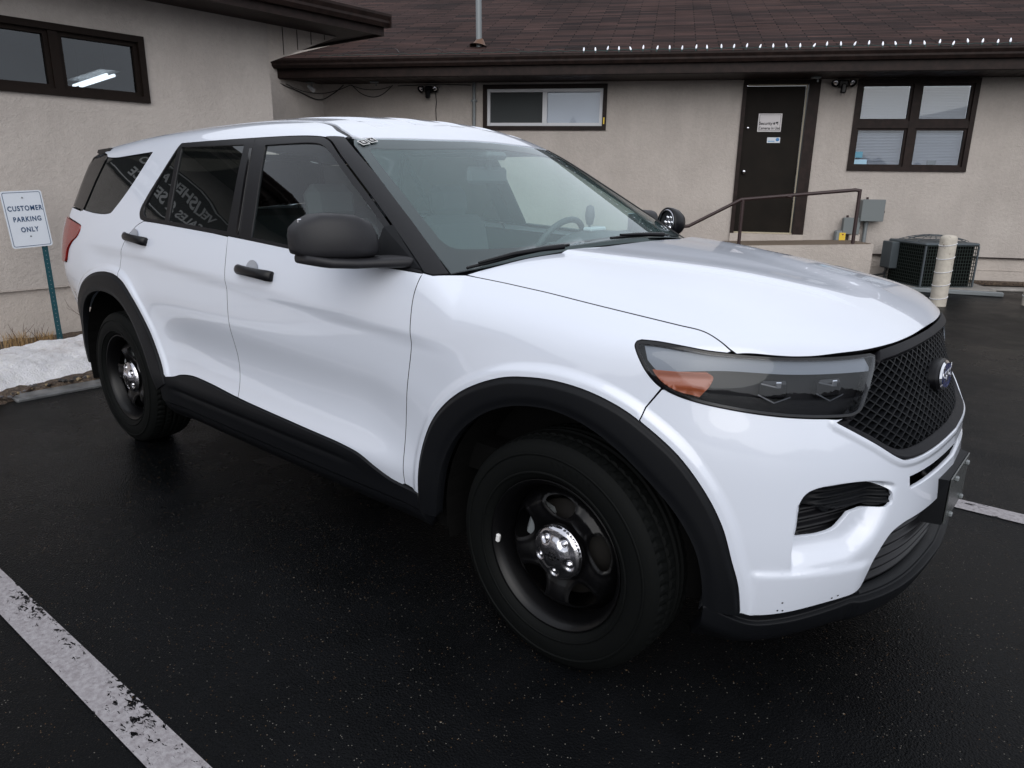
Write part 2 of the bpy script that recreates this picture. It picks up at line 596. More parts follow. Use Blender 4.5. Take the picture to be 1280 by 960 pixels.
def stripe(name, pts_l, pts_r, label):
    vs = []; fs = []
    for a, b_ in zip(pts_l, pts_r):
        for q in (a, b_):
            vs.append((q[0], q[1], zg(*q)+0.004))
    for i in range(len(pts_l)-1):
        fs.append((2*i, 2*i+1, 2*i+3, 2*i+2))
    mb = MB(); mb.add(vs, fs)
    o = mb.build(name, linep)
    if o.data.polygons[0].normal.z < 0:
        o.data.flip_normals()
    tag(o, label, "line marking", "painted parking lines", "structure")
stripe("parking_line", [(-4.25, -1.988), (1.2, -1.841)], [(-4.25, -2.095), (1.2, -1.948)], "worn white parking line on the asphalt beside the wheels")
stripe("parking_line", [(-2.2, 1.15), (2.6, 1.29)], [(-2.2, 1.27), (2.6, 1.41)], "white parking line beyond the front of the car")
stripe("parking_line", [(-2.2, 4.05), (0.0, 4.1)], [(-2.2, 4.17), (0.0, 4.22)], "white parking line hidden beyond the car")

# concrete edging along the planting bed
mb = MB()
mb.box((-4.385, -0.12, 0.006), (0.15, 2.1, 0.036), bev=0.012)
tag(mb.build("kerb", wetc), "wet flush concrete kerb between asphalt and snow", "kerb", kind="structure")
# planting bed with bark
def hn(x, y, s):
    return (math.sin(x*s*1.7+y*s*0.9+1.3)+math.sin(x*s*0.6-y*s*1.9+0.4)+math.sin(x*s*2.9+y*s*2.3))/3
def heightsheet(name, x0, x1, y0, y1, nx, ny, zf, mat):
    vs = []; fs = []
    for i in range(nx+1):
        for j in range(ny+1):
            x = x0+(x1-x0)*i/nx; y = y0+(y1-y0)*j/ny
            vs.append((x, y, zf(x, y)))
    for i in range(nx):
        for j in range(ny):
            k = i*(ny+1)+j
            fs.append((k, k+ny+1, k+ny+2, k+1))
    mb = MB(); mb.add(vs, fs, True)
    return mb.build(name, mat)
bed = heightsheet("planting_bed", -6.19, -4.315, -12, 2.6, 50, 300,
                  lambda x, y: -0.012+0.040*sst(-4.33-.11*sst(-1.25, -1.1, y), -4.37-.11*sst(-1.25, -1.1, y), x)+0.035*sst(-4.40, -5.1, x)+0.008*hn(x, y, 9)*sst(-4.33, -4.5, x)+random.uniform(-.004, .004), mulchm)
tag(bed, "dark bark and gravel bed at the foot of the shop wall", "planting bed", kind="structure")
def snow_z(x, y):
    e0 = -4.385+0.02*math.sin(y*2.3+1)+0.02*math.sin(y*6.1)+0.012*math.sin(y*14)-0.17*sst(-1.3, -0.7, y)
    e1 = -5.62+0.07*math.sin(y*1.7)+0.04*math.sin(y*5.3+2)
    t = min(sst(e0+.03, e0-.32, x), sst(e1-.04, e1+.16, x))*sst(1.9, 1.3, y)
    return -0.03+0.165*t+0.034*t*hn(x, y, 4.5)+0.018*t*hn(x+.3*hn(x, y, 3), y, 11)+0.007*t*hn(x, y, 31)
snow = heightsheet("snow_bank", -5.8, -4.33, -12, 2.2, 90, 520, snow_z, snow_m)
tag(snow, "low bank of old snow between the kerb and the wall", "snow", kind="stuff")
# loose stones along the snow's edge
mb = MB()
for i in range(420):
    y = -7+8.6*rng.random()
    x = -4.335-0.06*rng.random()**1.3-(0.09+0.10*rng.random())*sst(-1.25, -.95, y)
    s_ = 0.008+0.018*rng.random()**2
    bm = bmesh.new()
    bmesh.ops.create_icosphere(bm, subdivisions=1, radius=s_)
    for q in bm.verts:
        q.co *= 0.75+0.5*rng.random()
    mt = Matrix.Rotation(rng.random()*6, 3, 'Z')
    vs = [mt @ Vector((q.co.x*1.4, q.co.y, q.co.z*0.7)) + Vector((x, y, 0.036+.010*rng.random())) for q in bm.verts]
    mb.mi = int(rng.integers(0, 4))
    mb.add(vs, [[q.index for q in f.verts] for f in bm.faces])
    bm.free()
st_mats = [pm("stone_dark", (0.02, 0.018, 0.018), 0.5), pm("stone_brown", (0.06, 0.038, 0.026), 0.6), pm("stone_ochre", (0.24, 0.18, 0.10), 0.6), pm("stone_grey", (0.10, 0.095, 0.10), 0.6)]
tag(mb.build("gravel", st_mats), "small wet stones scattered along the edge of the snow", "gravel", kind="stuff")

# dry grass tufts and bare twigs at the wall
def tuft(x, y, n_, h, r, label, tw=4):
    mb = MB()
    for i in range(n_):
        a = rng.random()*6.283; l_ = h*(0.4+0.6*rng.random()); le = 0.15+0.5*rng.random()
        b0 = Vector((r*rng.normal()*.5, r*rng.normal()*.5, 0))
        tip = b0+Vector((math.cos(a)*l_*le, math.sin(a)*l_*le, l_))
        mid = b0.lerp(tip, .5)+Vector((0, 0, l_*.12))
        w = Vector((-math.sin(a), math.cos(a), 0))*0.0022
        mb.add([b0-w, b0+w, mid+w*.8, mid-w*.8, tip], [(0, 1, 2, 3), (3, 2, 4)])
    root = mb.build("grass_tuft", straw, recalc=False)
    root.location = (x, y, 0.06)
    tag(root, label, "dry grass", "dry grass tufts along the wall")
    if tw:
        mb = MB()
        for i in range(tw):
            a = rng.random()*6.283
            p = [Vector((r*rng.normal()*.6, r*rng.normal()*.6, 0))]
            dd = Vector((math.cos(a)*.35, math.sin(a)*.35, 1)).normalized()
            L_ = h*(0.9+0.9*rng.random())
            for k in range(5):
                dd = (dd+Vector(rng.normal(size=3)*0.16)).normalized()
                p.append(p[-1]+dd*L_/5)
            mb.tube(p, [0.003, 0.003, .0025, .002, .0015, .001], 5)
            q = p[3]
            mb.tube([q, q+(dd+Vector(rng.normal(size=3)*.5)).normalized()*L_*.25], [0.0018, 0.0008], 4)
        mb.build("stem", twig, root)
    return root
tuft(-5.86, -0.70, 150, 0.16, 0.10, "straw coloured grass tuft at the left end of the snow bank, left of the sign")
tuft(-5.95, -0.52, 60, 0.10, 0.05, "small low straw tuft between the two larger ones by the wall")
tuft(-5.80, -0.49, 120, 0.12, 0.05, "straw coloured tuft with dark twigs just left of the sign post", 3)
tuft(-5.86, -1.05, 120, 0.15, 0.14, "dry grass tuft outside the left edge of the view")
def shrub(x, y, label):
    mb = MB()
    for i in range(5):
        a = 3.9+rng.normal()*.7
        p = [Vector((0, 0, 0))]
        dd = Vector((math.cos(a)*.45, math.sin(a)*.55, 1)).normalized()
        L_ = 0.34*(0.6+0.6*rng.random())
        for k in range(6):
            dd = (dd+Vector(rng.normal(size=3)*0.10)).normalized()
            p.append(p[-1]+dd*L_/6)
            if k > 1:
                mb.tube([p[-1], p[-1]+(dd+Vector(rng.normal(size=3)*.6)).normalized()*0.07], [0.0018, 0.0008], 4)
        mb.tube(p, [0.0045, 0.004, .0035, .003, .0022, .0016, .001], 5)
    o = mb.build("bare_shrub", twig)
    o.location = (x, y, 0.05)
    tag(o, label, "shrub")
shrub(-5.75, -0.05, "bare twigs of a leafless shrub rising beside the rear wheel")

# ------------------------------------------------------------------ walls with openings
def wall(name, M, outline, holes, thick, mat, parent):
    """flat wall in local x (along) / z (up), outward normal -y; real openings with reveals"""
    pts = []; edges = []
    def loop(lp):
        b0 = len(pts)
        pts.extend([Vector(p) for p in lp])
        edges.extend([(b0+i, b0+(i+1) % len(lp)) for i in range(len(lp))])
    loop(outline)
    for h_ in holes:
        loop([(h_[0], h_[2]), (h_[1], h_[2]), (h_[1], h_[3]), (h_[0], h_[3])])
    v2, e2, f2, *_ = delaunay_2d_cdt(pts, edges, [], 1, 1e-5)
    mb = MB()
    vs = [(p.x, 0, p.y) for p in v2]
    keep = []
    for f in f2:
        cx = sum(v2[i].x for i in f)/len(f); cz = sum(v2[i].y for i in f)/len(f)
        if any(h_[0] < cx < h_[1] and h_[2] < cz < h_[3] for h_ in holes):
            continue
        keep.append(f)
    mb.add(vs, keep)
    for h_ in holes:
        a, b_, c_, d_ = h_
        for (p, q) in (((a, c_), (b_, c_)), ((b_, c_), (b_, d_)), ((b_, d_), (a, d_)), ((a, d_), (a, c_))):
            mb.quad((p[0], 0, p[1]), (q[0], 0, q[1]), (q[0], thick, q[1]), (p[0], thick, p[1]))
    n_ = len(outline)
    for i in range(n_):
        p, q = outline[i], outline[(i+1) % n_]
        mb.quad((p[0], 0, p[1]), (q[0], 0, q[1]), (q[0], thick, q[1]), (p[0], thick, p[1]))
    mb.quad((outline[0][0], thick, outline[0][1]), (outline[1][0], thick, outline[1][1]), (outline[2][0], thick, outline[2][1]), (outline[3][0], thick, outline[3][1])) if not holes else None
    o = mb.build(name, mat, parent, recalc=False)
    o.matrix_local = M
    return o

def fbox(mb, x0, x1, y0, y1, z0, z1, bev=0.0):
    mb.box(((x0+x1)/2, (y0+y1)/2, (z0+z1)/2), (x1-x0, y1-y0, z1-z0), bev=bev)

# ---- office building (the long wall behind the car)
office = empty("office_building", (OX, OY, 0), TH)
tag(office, "long tan stucco building with brown shingle roof behind the car", "building")
I4 = Matrix.Identity(4)
W_A = (2.70, 4.64, 2.245, 2.915)
D_A = (6.62, 7.69, 0.70, 2.94)
W_B = (8.19, 9.785, 1.69, 2.94)
wall("wall", I4, [(0.0, 0.50), (16, 0.50), (16, 2.985), (0.0, 2.985)], [W_A, D_A, W_B], 0.22, stuc, office)
mb = MB(); fbox(mb, 0.0, 16, 0.035, 0.3, -0.3, 0.497)
for z_ in (0.31,):
    fbox(mb, 0.0, 16, 0.028, 0.04, z_-0.004, z_+0.004)
mb.build("footing", stuc_base, office)
mb = MB(); fbox(mb, 0, 16, -0.006, 0.03, 0.485, 0.499)
mb.build("drip_edge", brown, office)
# side return wall that meets the near building, stucco below and boards above
mb = MB()
Mside = Matrix.Rotation(-TH, 4, 'Z')
vs0 = [(-0.25, -2.6), (0.0, -2.6), (0.0, 0.87), (-0.25, 0.87)]
mb.prism(vs0, -0.3, 3.15, Mside)
mb.build("side_wall", stuc, office)
mb = MB()
mb.prism([(-0.25, -2.6), (-0.003, -2.6), (-0.003, 0.87), (-0.25, 0.87)], 3.152, 4.05, Mside)
for k in range(18):
    y_ = -2.5+k*0.19
    mb.prism([(-0.01, y_), (0.006, y_), (0.006, y_+0.012), (-0.01, y_+0.012)], 3.152, 4.05, Mside)
mb.build("board_siding", stuc_base, office)
# roof
Z_E = 3.235
SL = 0.36
mb = MB()
def roof_sheet(mb, x0, x1, y0, y1, z0, sl, th):
    zz = lambda y: z0 + (y-y0)*sl
    mb.add([(x0, y0, zz(y0)), (x1, y0, zz(y0)), (x1, y1, zz(y1)), (x0, y1, zz(y1)),
            (x0, y0, zz(y0)-th), (x1, y0, zz(y0)-th), (x1, y1, zz(y1)-th), (x0, y1, zz(y1)-th)],
           [(0, 1, 2, 3), (7, 6, 5, 4), (0, 4, 5, 1), (1, 5, 6, 2), (2, 6, 7, 3), (3, 7, 4, 0)])
# built flat then tilted so the shingle courses follow the slope
Lr = 8.0
mb.prism([(-0.54, 0), (16, 0), (16, Lr), (-8, Lr), (-8, 2.2), (-0.54, 0.02)], -0.04, 0.0)
rf = mb.build("roof", shing, office)
rf.location = (0, -0.715, Z_E)
rf.rotation_euler = (math.atan(SL), 0, 0)
# shingle butt edges near the eave read as courses
mb = MB()
fbox(mb, -0.54, 16, -0.70, -0.02, 2.945, 2.96)
for k in range(100):
    fbox(mb, -0.5+k*0.165, -0.492+k*0.165, -0.69, -0.02, 2.942, 2.946)
mb.build("soffit", brown, office)
mb = MB(); fbox(mb, -0.54, 16, -0.72, -0.70, 2.955, 3.20)
mb.build("fascia", brown, office)
# K-style gutter
prof = [(-0.72, 3.085), (-0.775, 3.085), (-0.80, 3.125), (-0.80, 3.15), (-0.822, 3.19), (-0.822, 3.215), (-0.812, 3.215), (-0.812, 3.19), (-0.79, 3.15), (-0.765, 3.10), (-0.73, 3.10), (-0.722, 3.215)]
mb = MB()
Mg = Matrix(((0, 0, 1, 0), (1, 0, 0, 0), (0, 1, 0, 0), (0, 0, 0, 1)))
mb.prism(prof, -0.56, 16.0, Mg)
mb.box((-0.556, -0.77, 3.15), (0.012, 0.10, 0.13))
mb.build("gutter", brown, office)

# window A: high slider, white vinyl in a brown frame
def ring(mb, x0, x1, z0, z1, w, y0, y1, wb=None):
    wb = w if wb is None else wb
    fbox(mb, x0, x1, y0, y1, z1-w, z1)
    fbox(mb, x0, x1, y0, y1, z0, z0+wb)
    fbox(mb, x0, x0+w, y0+.001, y1-.001, z0+wb, z1-w)
    fbox(mb, x1-w, x1, y0+.001, y1-.001, z0+wb, z1-w)
wa = MB(); ring(wa, W_A[0], W_A[1], W_A[2], W_A[3], 0.062, -0.025, 0.10)
wa = wa.build("window", brown, office)
mb = MB(); ring(mb, 2.765, 4.575, 2.31, 2.850, 0.045, 0.0, 0.09); fbox(mb, 3.645, 3.715, 0.002, 0.08, 2.355, 2.805)
mb.build("frame", vinyl, wa)
mb = MB(); fbox(mb, 2.81, 3.645, 0.045, 0.052, 2.355, 2.805)
mb.build("insect_screen", screen_m, wa)
mb = MB(); fbox(mb, 3.715, 4.53, 0.05, 0.054, 2.355, 2.805)
mb.build("pane", glass_off, wa)
mb = MB()
for k in range(30):
    fbox(mb, 3.715, 4.53, 0.075, 0.095, 2.357+k*0.015, 2.369+k*0.015)
mb.build("blind", blind, wa)
mb = MB(); fbox(mb, 4.595, 4.615, -0.035, -0.024, 2.335, 2.43)
mb.build("thermometer", yellow, wa)

# window B: four panes with blinds
wbm = MB()
ring(wbm, W_B[0], W_B[1], W_B[2], W_B[3], 0.065, -0.025, 0.10)
XM = (W_B[0]+W_B[1])/2
ZM = 2.335
fbox(wbm, XM-0.05, XM+0.05, -0.022, 0.09, W_B[2]+0.065, W_B[3]-0.065)
fbox(wbm, W_B[0]+0.065, XM-0.05, -0.018, 0.085, ZM-0.055, ZM+0.045)
fbox(wbm, XM+0.05, W_B[1]-0.065, -0.018, 0.085, ZM-0.055, ZM+0.045)
wb_ = wbm.build("window", brown, office)
for (a, b2) in ((W_B[0]+0.065, XM-0.05), (XM+0.05, W_B[1]-0.065)):
    for (c1, c2) in ((W_B[2]+0.065, ZM-0.055), (ZM+0.045, W_B[3]-0.065)):
        mb = MB(); ring(mb, a, b2, c1, c2, 0.03, 0.01, 0.07)
        sash = mb.build("sash", brown, wb_)
        mb = MB(); fbox(mb, a+.03, b2-.03, 0.04, 0.044, c1+.03, c2-.03)
        mb.build("pane", glass_off, wb_)
        mb = MB()
        nn_ = int((c2-c1-.06)/0.021)
        for k in range(nn_):
            z_ = c1+.032+k*0.021
            mb.add([(a+.03, 0.060, z_), (b2-.03, 0.060, z_), (b2-.03, 0.078, z_+0.017), (a+.03, 0.078, z_+0.017)], [(0, 1, 2, 3)])
        fbox(mb, a+.03, b2-.03, 0.09, 0.095, c1+.03, c2-.03)
        mb.build("blind", blind, wb_)
tagm = pm("pale_blue_sticker", (0.35, 0.55, 0.70), 0.4)
for (u0, z0, w_, h_, mt_, lab) in ((8.262, 1.875, 0.13, 0.085, pm("blue_sticker", (0.10, 0.30, 0.42), 0.4), "upper blue sticker in the lower left pane of the four-pane window"),
                              (8.262, 1.775, 0.20, 0.075, tagm, "lower pale sticker in the bottom left corner of the four-pane window")):
    mb = MB(); fbox(mb, u0, u0+w_, -0.004, 0.0, 0, h_)
    o = mb.build("sticker", mt_)
    o.location = W2(0, -0.034, z0); o.rotation_euler = (0, 0, TH)
    tag(o, lab, "sticker", "stickers on the four-pane window")
mb = MB(); fbox(mb, 9.28, 9.40, 0.05, 0.056, 1.765, 1.85)
mb.build("notice", grey_m, wb_)

# door
mb = MB()
fbox(mb, 6.62, 6.675, -0.03, 0.12, 0.70, 2.94)
fbox(mb, 7.535, 7.69, -0.03, 0.12, 0.70, 2.94)
fbox(mb, 6.675, 7.535, -0.029, 0.12, 2.885, 2.94)
dr = mb.build("door_frame", brown, office)
mb = MB(); fbox(mb, 6.675, 7.505, 0.055, 0.10, 0.775, 2.865, 0.003)
leaf = mb.build("door", door_m, office)
mb = MB()
fbox(mb, 7.506, 7.522, 0.02, 0.06, 0.775, 2.885)
fbox(mb, 6.69, 7.505, 0.02, 0.06, 2.867, 2.884)
fbox(mb, 6.68, 7.53, 0.0, 0.1, 0.752, 0.773)
mb.build("weather_strip", pm("cream_strip", (0.42, 0.37, 0.27), 0.6), leaf)
mb = MB(); fbox(mb, 6.62, 7.69, -0.05, 0.1, 0.60, 0.751)
mb.build("threshold", stuc_base, office)
for z_, r_ in ((2.285, 0.022), (1.66, 0.032)):
    mb = MB()
    Mk = Matrix.Translation((6.745, 0.05, z_)) @ Matrix.Rotation(R(90), 4, 'X')
    if r_ < .03:
        mb.lathe([(0.0, 0.018), (0.017, 0.018), (r_, 0.01), (r_, 0), (0, 0)], Mk, 20)
        mb.build("deadbolt", chrome, leaf)
    else:
        mb.lathe([(0, 0.06), (0.018, 0.058), (0.030, 0.045), (0.030, 0.034), (0.012, 0.022), (0.012, 0.006), (r_, 0.005), (r_, 0), (0, 0)], Mk, 24)
        mb.build("door_knob", chrome, leaf)

def W2M(u, off, z):
    """local frame on the back wall: x along, y up, z outwards"""
    return frame(W2(u, off, z), DU, (0, 0, 1))
# signs on the door
sg = empty("security_sign", W2(7.05, -0.052, 2.36))
tag(sg, "white security camera notice on the dark brown door", "sign")
mb = MB(); mb.box((0, 0, 0), (0.335, 0.255, 0.004), bev=0.001)
pl = mb.build("sign_plate", pm("white_plastic_notice", (0.66, 0.63, 0.64), 0.4))
pl.matrix_world = frame((0, 0, 0), DU, (0, 0, 1)); pl.parent = sg
def local_M(u, off, z, origin):
    M_ = W2M(u, off, z); M_.translation -= origin
    return M_
og = Vector(W2(7.05, -0.052, 2.36))
mb = MB(); ring(mb, -0.15, 0.15, -0.112, 0.112, 0.004, -0.0008, 0.0008)
bd = mb.build("border", ink)
bd.matrix_world = frame((0, 0, 0), DU, (0, 0, 1)) @ Matrix.Translation((0, 0, 0.0035)) @ Matrix.Rotation(R(-90), 4, 'X'); bd.parent = sg
t = text_obj("lettering", "Security", 0.058, local_M(7.05-0.055, -0.052+0.0035, 2.36-0.012, og), ink, sg, 0.0006, bold=0.0012)
t = text_obj("lettering", "Cameras In Use", 0.054, local_M(7.05, -0.052+0.0035, 2.36-0.078, og), ink, sg, 0.0006, bold=0.0012, scale_x=0.86)
mb = MB()
Mc = local_M(7.05+0.085, -0.052+0.0035, 2.36-0.012, og)
mb.add([Mc @ Vector(p) for p in ((-0.035, -0.012, 0), (-0.01, -0.018, 0), (-0.01, 0.018, 0), (-0.035, 0.012, 0))], [(0, 1, 2, 3)])
mb.add([Mc @ Vector(p) for p in ((0.0, -0.004, 0), (0.035, 0.004, 0), (0.035, 0.026, 0), (-0.002, 0.02, 0))], [(0, 1, 2, 3)])
mb.add([Mc @ Vector(p) for p in ((0.026, -0.022, 0), (0.034, -0.022, 0), (0.034, 0.004, 0), (0.026, 0.003, 0))], [(0, 1, 2, 3)])
mb.build("camera_symbol", ink, sg, recalc=False)
st = empty("alarm_sticker", W2(7.13, -0.052, 2.115))
tag(st, "small pale blue rectangular sticker below the notice on the door", "sticker")
og2 = Vector(W2(7.13, -0.052, 2.115))
mb = MB(); mb.box((0, 0, 0), (0.185, 0.078, 0.002))
p2 = mb.build("sticker_sheet", sign_w); p2.matrix_world = frame((0, 0, 0), DU, (0, 0, 1)); p2.parent = st
mb = MB(); Mc = local_M(7.13+0.055, -0.052+0.0022, 2.123, og2)
a6 = [Mc @ Vector((0.027*math.cos(a*math.pi/4), 0.027*math.sin(a*math.pi/4), 0)) for a in range(8)]
mb.add(a6, [tuple(range(8))]); mb.build("emblem", pm("mid_blue_print", (0.05, 0.22, 0.5), 0.4), st)
mb = MB(); Mc = local_M(7.13-0.025, -0.052+0.0022, 2.10, og2)
mb.add([Mc @ Vector(p) for p in ((-0.055, -0.008, 0), (0.04, -0.008, 0), (0.04, 0.006, 0), (-0.055, 0.006, 0))], [(0, 1, 2, 3)])
mb.build("text_bar", pm("mid_blue_bar", (0.18, 0.38, 0.6), 0.4), st)

# landing with rail
mb = MB()
M_l = Matrix.Translation((OX, OY, 0)) @ Matrix.Rotation(TH, 4, 'Z')
land = MB()
poly = [(3.4, 0.0), (6.2, 0.0), (6.2, 0.0)]
vs = [(3.2, -1.2, 0.02), (6.1, -1.2, 0.63), (8.39, -1.2, 0.725), (8.39, -1.2, -0.1), (3.2, -1.2, -0.1),
      (3.2, -0.003, 0.02), (6.1, -0.003, 0.60), (8.39, -0.003, 0.69), (8.39, -0.003, -0.1), (3.2, -0.003, -0.1)]
land.add([M_l @ Vector(p) for p in vs], [(4, 3, 2, 1, 0), (5, 6, 7, 8, 9), (3, 8, 7, 2), (0, 1, 6, 5), (1, 2, 7, 6)])
fd = land.build("entrance_landing", stuc_base)
tag(fd, "raised tan stucco landing and ramp under the brown door", "landing")
land = MB()
vs = [(3.2, -1.17, 0.026), (6.1, -1.17, 0.632), (8.36, -1.17, 0.727), (8.36, -0.004, 0.692), (6.1, -0.004, 0.604), (3.2, -0.004, 0.024)]
vs2 = [(a, b2, c2+0.006) for a, b2, c2 in vs]
land.add([M_l @ Vector(p) for p in vs+vs2], [(0, 1, 4, 5), (1, 2, 3, 4), (6, 11, 10, 7), (7, 10, 9, 8), (0, 6, 7, 1), (1, 7, 8, 2), (2, 8, 9, 3)])
land.build("walking_surface", wood_gr, fd)
rail = MB()
def L3(u, off, z):
    return W2(u, off, z)
zt = 1.425
rail.tube([L3(3.6, 1.15, 0.62), L3(5.95, 1.15, 0.90), L3(6.63, 1.15, 1.275), L3(8.08, 1.15, zt), L3(8.13, 1.15, zt-0.01)], 0.024, 10)
rroot = rail.build("handrail", iron)
tag(rroot, "brown painted steel handrail in front of the door landing", "handrail")
for u_, z0, z1 in ((6.65, 0.60, 1.28), (8.135, 0.66, zt+0.01), (5.0, 0.38, 0.80), (4.0, 0.2, 0.67)):
    mb = MB(); mb.tube([L3(u_, 1.15, z0), L3(u_, 1.15, z1)], 0.024, 10)
    mb.build("post", iron, rroot)
mb = MB(); mb.lathe([(0, 0.0), (0.04, 0.0), (0.045, 0.012), (0.03, 0.03), (0, 0.034)], Matrix.Translation(L3(7.25, 1.14, 1.335)) @ Matrix.Rotation(R(180), 4, 'X'), 16)
mb.build("mounting_flange", iron, rroot)

# utility boxes
def ubox(name, u0, u1, z0, z1, dep, label, mat=grey_m, extras=True, grp="grey utility boxes on the wall"):
    cu, cz = (u0+u1)/2, (z0+z1)/2
    root = empty(name, W2(cu, 0, cz), TH)
    tag(root, label, "utility box", grp)
    mb = MB(); mb.box((0, -dep/2, 0), (u1-u0, dep, z1-z0), bev=0.012)
    b_ = mb.build("box_body", mat, root)
    mb = MB(); mb.box((0, -dep-0.007, 0), (u1-u0+0.012, 0.012, z1-z0+0.012), bev=0.005)
    mb.build("lid", mat, root)
    if extras:
        mb = MB(); mb.tube([(0.0-(u1-u0)*.25, -dep/2, (z1-z0)/2), (-(u1-u0)*.25, -dep/2, (z1-z0)/2+0.035)], 0.018, 10)
        mb.build("hub_fitting", iron, root)
        mb = MB(); mb.box(((u1-u0)/2+0.016, -dep*.7, -0.02), (0.022, 0.02, 0.035), bev=0.003)
        mb.build("latch", iron, root)
    return root
ubox("electrical_box", 8.44, 8.74, 0.985, 1.285, 0.17, "larger grey electrical box on the wall, right of the handrail post")
ubox("electrical_box", 8.225, 8.445, 0.79, 1.02, 0.13, "smaller grey electrical box on the wall, left of the handrail post")
yb = empty("utility_meter", W2(8.20, 0.0, 0.73), TH)
tag(yb, "grey meter with a yellow label standing by the landing", "utility box")
mb = MB(); mb.box((0, -0.08, 0), (0.15, 0.12, 0.21), bev=0.02); mb.build("box_body", galv, yb)
mb = MB(); mb.box((0.025, -0.144, -0.01), (0.085, 0.004, 0.17)); mb.build("label", yellow, yb)
mb = MB(); mb.lathe([(0, 0), (0.012, 0), (0.012, 0.002), (0, 0.002)], Matrix.Translation((0.03, -0.147, 0.05)) @ Matrix.Rotation(R(90), 4, 'X'), 12); mb.build("dot", red_lens, yb)
cb = MB(); cb.box((0, 0, 0), (0.15, 0.12, 0.17), bev=0.02)
o = cb.build("junction_box", stuc_base); o.location = W2(8.40, 0.07, 0.71); o.rotation_euler = (0, 0, TH)
tag(o, "small cream junction box under the smaller grey electrical box", "utility box")
cb = MB(); cb.tube([(0, 0, 0), (0, 0, 0.50)], 0.028, 12); cb.tube([(0, 0, 0.42), (0, 0, 0.46)], 0.034, 12)
o = cb.build("conduit_pipe", galv); o.location = W2(8.55, 0.06, 0.50)
tag(o, "pale vertical conduit below the larger grey electrical box", "pipe")
cb = MB(); cb.tube([(0, 0, 0), (0, 0, 2.47)], 0.027, 12)
for z_ in (0.6, 2.2):
    cb.box((0, 0.0, z_), (0.09, 0.05, 0.03), Matrix.Rotation(TH, 3, 'Z').to_4x4(), 0.003)
o = cb.build("conduit_pipe", galv); o.location = W2(2.56, 0.04, 0.48)
tag(o, "grey vertical conduit on the wall left of the white framed window", "pipe")

# flood lights and cameras under the eave
def flood(u, z, label, cord=False):
    root = empty("flood_light", W2(u, 0.0, z), TH)
    tag(root, label, "flood light", "twin flood lights under the eave")
    mb = MB(); mb.box((0, -0.06, 0.0), (0.13, 0.09, 0.10), bev=0.015); mb.box((0, -0.12, -0.07), (0.07, 0.07, 0.13), bev=0.015)
    mb.build("sensor_housing", blk_s, root)
    for s_ in (-1, 1):
        mb = MB()
        Mh = Matrix.Translation((s_*0.115, -0.12, 0.0)) @ Matrix.Rotation(R(s_*20), 4, 'Z') @ Matrix.Rotation(R(125), 4, 'X')
        mb.lathe([(0, -0.075), (0.02, -0.07), (0.038, -0.03), (0.055, 0.0), (0.055, 0.01), (0.049, 0.012)], Mh, 20)
        lh = mb.build("lamp_head", blk_s, root)
        mb = MB(); mb.lathe([(0, 0.004), (0.05, 0.004), (0.05, 0.0)], Mh, 20)
        mb.build("lens", chrome, lh)
    if cord:
        mb = MB(); mb.tube([(0.10, -0.04, -0.02), (0.11, -0.02, -0.18), (0.095, -0.012, -0.28), (0.105, -0.012, -0.6), (0.10, -0.012, -1.2)], 0.007, 6)
        mb.build("cord", ink, root)
flood(1.83, 2.845, "black twin flood light with hanging cord left of the white framed window", True)
flood(7.98, 2.875, "black twin flood light between the door and the four-pane window")
def seccam(u, off, z, label, camera=True):
    root = empty("security_camera", W2(u, off, z), TH)
    tag(root, label, "security camera", "small cameras under the soffit")
    mb = MB(); mb.box((0, 0, -0.012), (0.13, 0.07, 0.024), bev=0.006); mb.tube([(0.03, 0, -0.02), (0.03, 0, -0.07)], 0.012, 8)
    mb.build("bracket", galv, root)
    if camera:
        mb = MB(); mb.tube([(-0.02, -0.02, -0.06), (0.04, -0.03, -0.11), (0.08, -0.04, -0.135)], [0.028, 0.032, 0.030], 12)
        mb.build("camera_body", vinyl, root)
    return root
seccam(-0.05, 0.34, 2.942, "pale camera under the soffit at the left end of the eave")
seccam(1.03, 0.34, 2.942, "small bare bracket under the soffit left of the flood light", False)
seccam(7.56, 0.30, 2.942, "small bracket under the soffit above the right side of the door", False)
def cable(name, pts, label, r_=0.006, mat=ink, grp=None):
    P = []
    n_ = len(pts)
    for i in range(n_-1):
        p0 = Vector(pts[max(i-1, 0)]); p1 = Vector(pts[i]); p2_ = Vector(pts[i+1]); p3 = Vector(pts[min(i+2, n_-1)])
        for k in range(8):
            t_ = k/8
            P.append(0.5*((2*p1)+(p2_-p0)*t_+(2*p0-5*p1+4*p2_-p3)*t_*t_+(3*p1-p0-3*p2_+p3)*t_**3))
    P.append(Vector(pts[-1]))
    mb = MB(); mb.tube(P, r_, 6)
    o = mb.build(name, mat); tag(o, label, "cable", grp)
cable("cable", [W2(-0.50, .72, 3.22), W2(-.52, .80, 3.10), W2(-0.40, .70, 2.90), W2(-0.22, .45, 2.80), W2(-.02, .12, 2.70), W2(.2, .04, 2.80), W2(0.38, .03, 2.93)], "dark cable looping from the gutter end to the wall corner", 0.008, grp="loose cables below the eave")
cable("cable", [W2(-0.40, .66, 2.92), W2(-0.15, .40, 2.80), W2(.05, .10, 2.80), W2(0.3, .03, 2.86), W2(0.5, .03, 2.93)], "thinner cable just above the looping one at the wall corner", 0.006, grp="loose cables below the eave")
cable("cable", [W2(0.52, .03, 2.93), W2(0.68, .03, 2.80), W2(0.88, .03, 2.745), W2(1.05, .03, 2.79), W2(1.22, .03, 2.92)], "dark cable drooping on the wall below the bare bracket", 0.007, grp="loose cables below the eave")
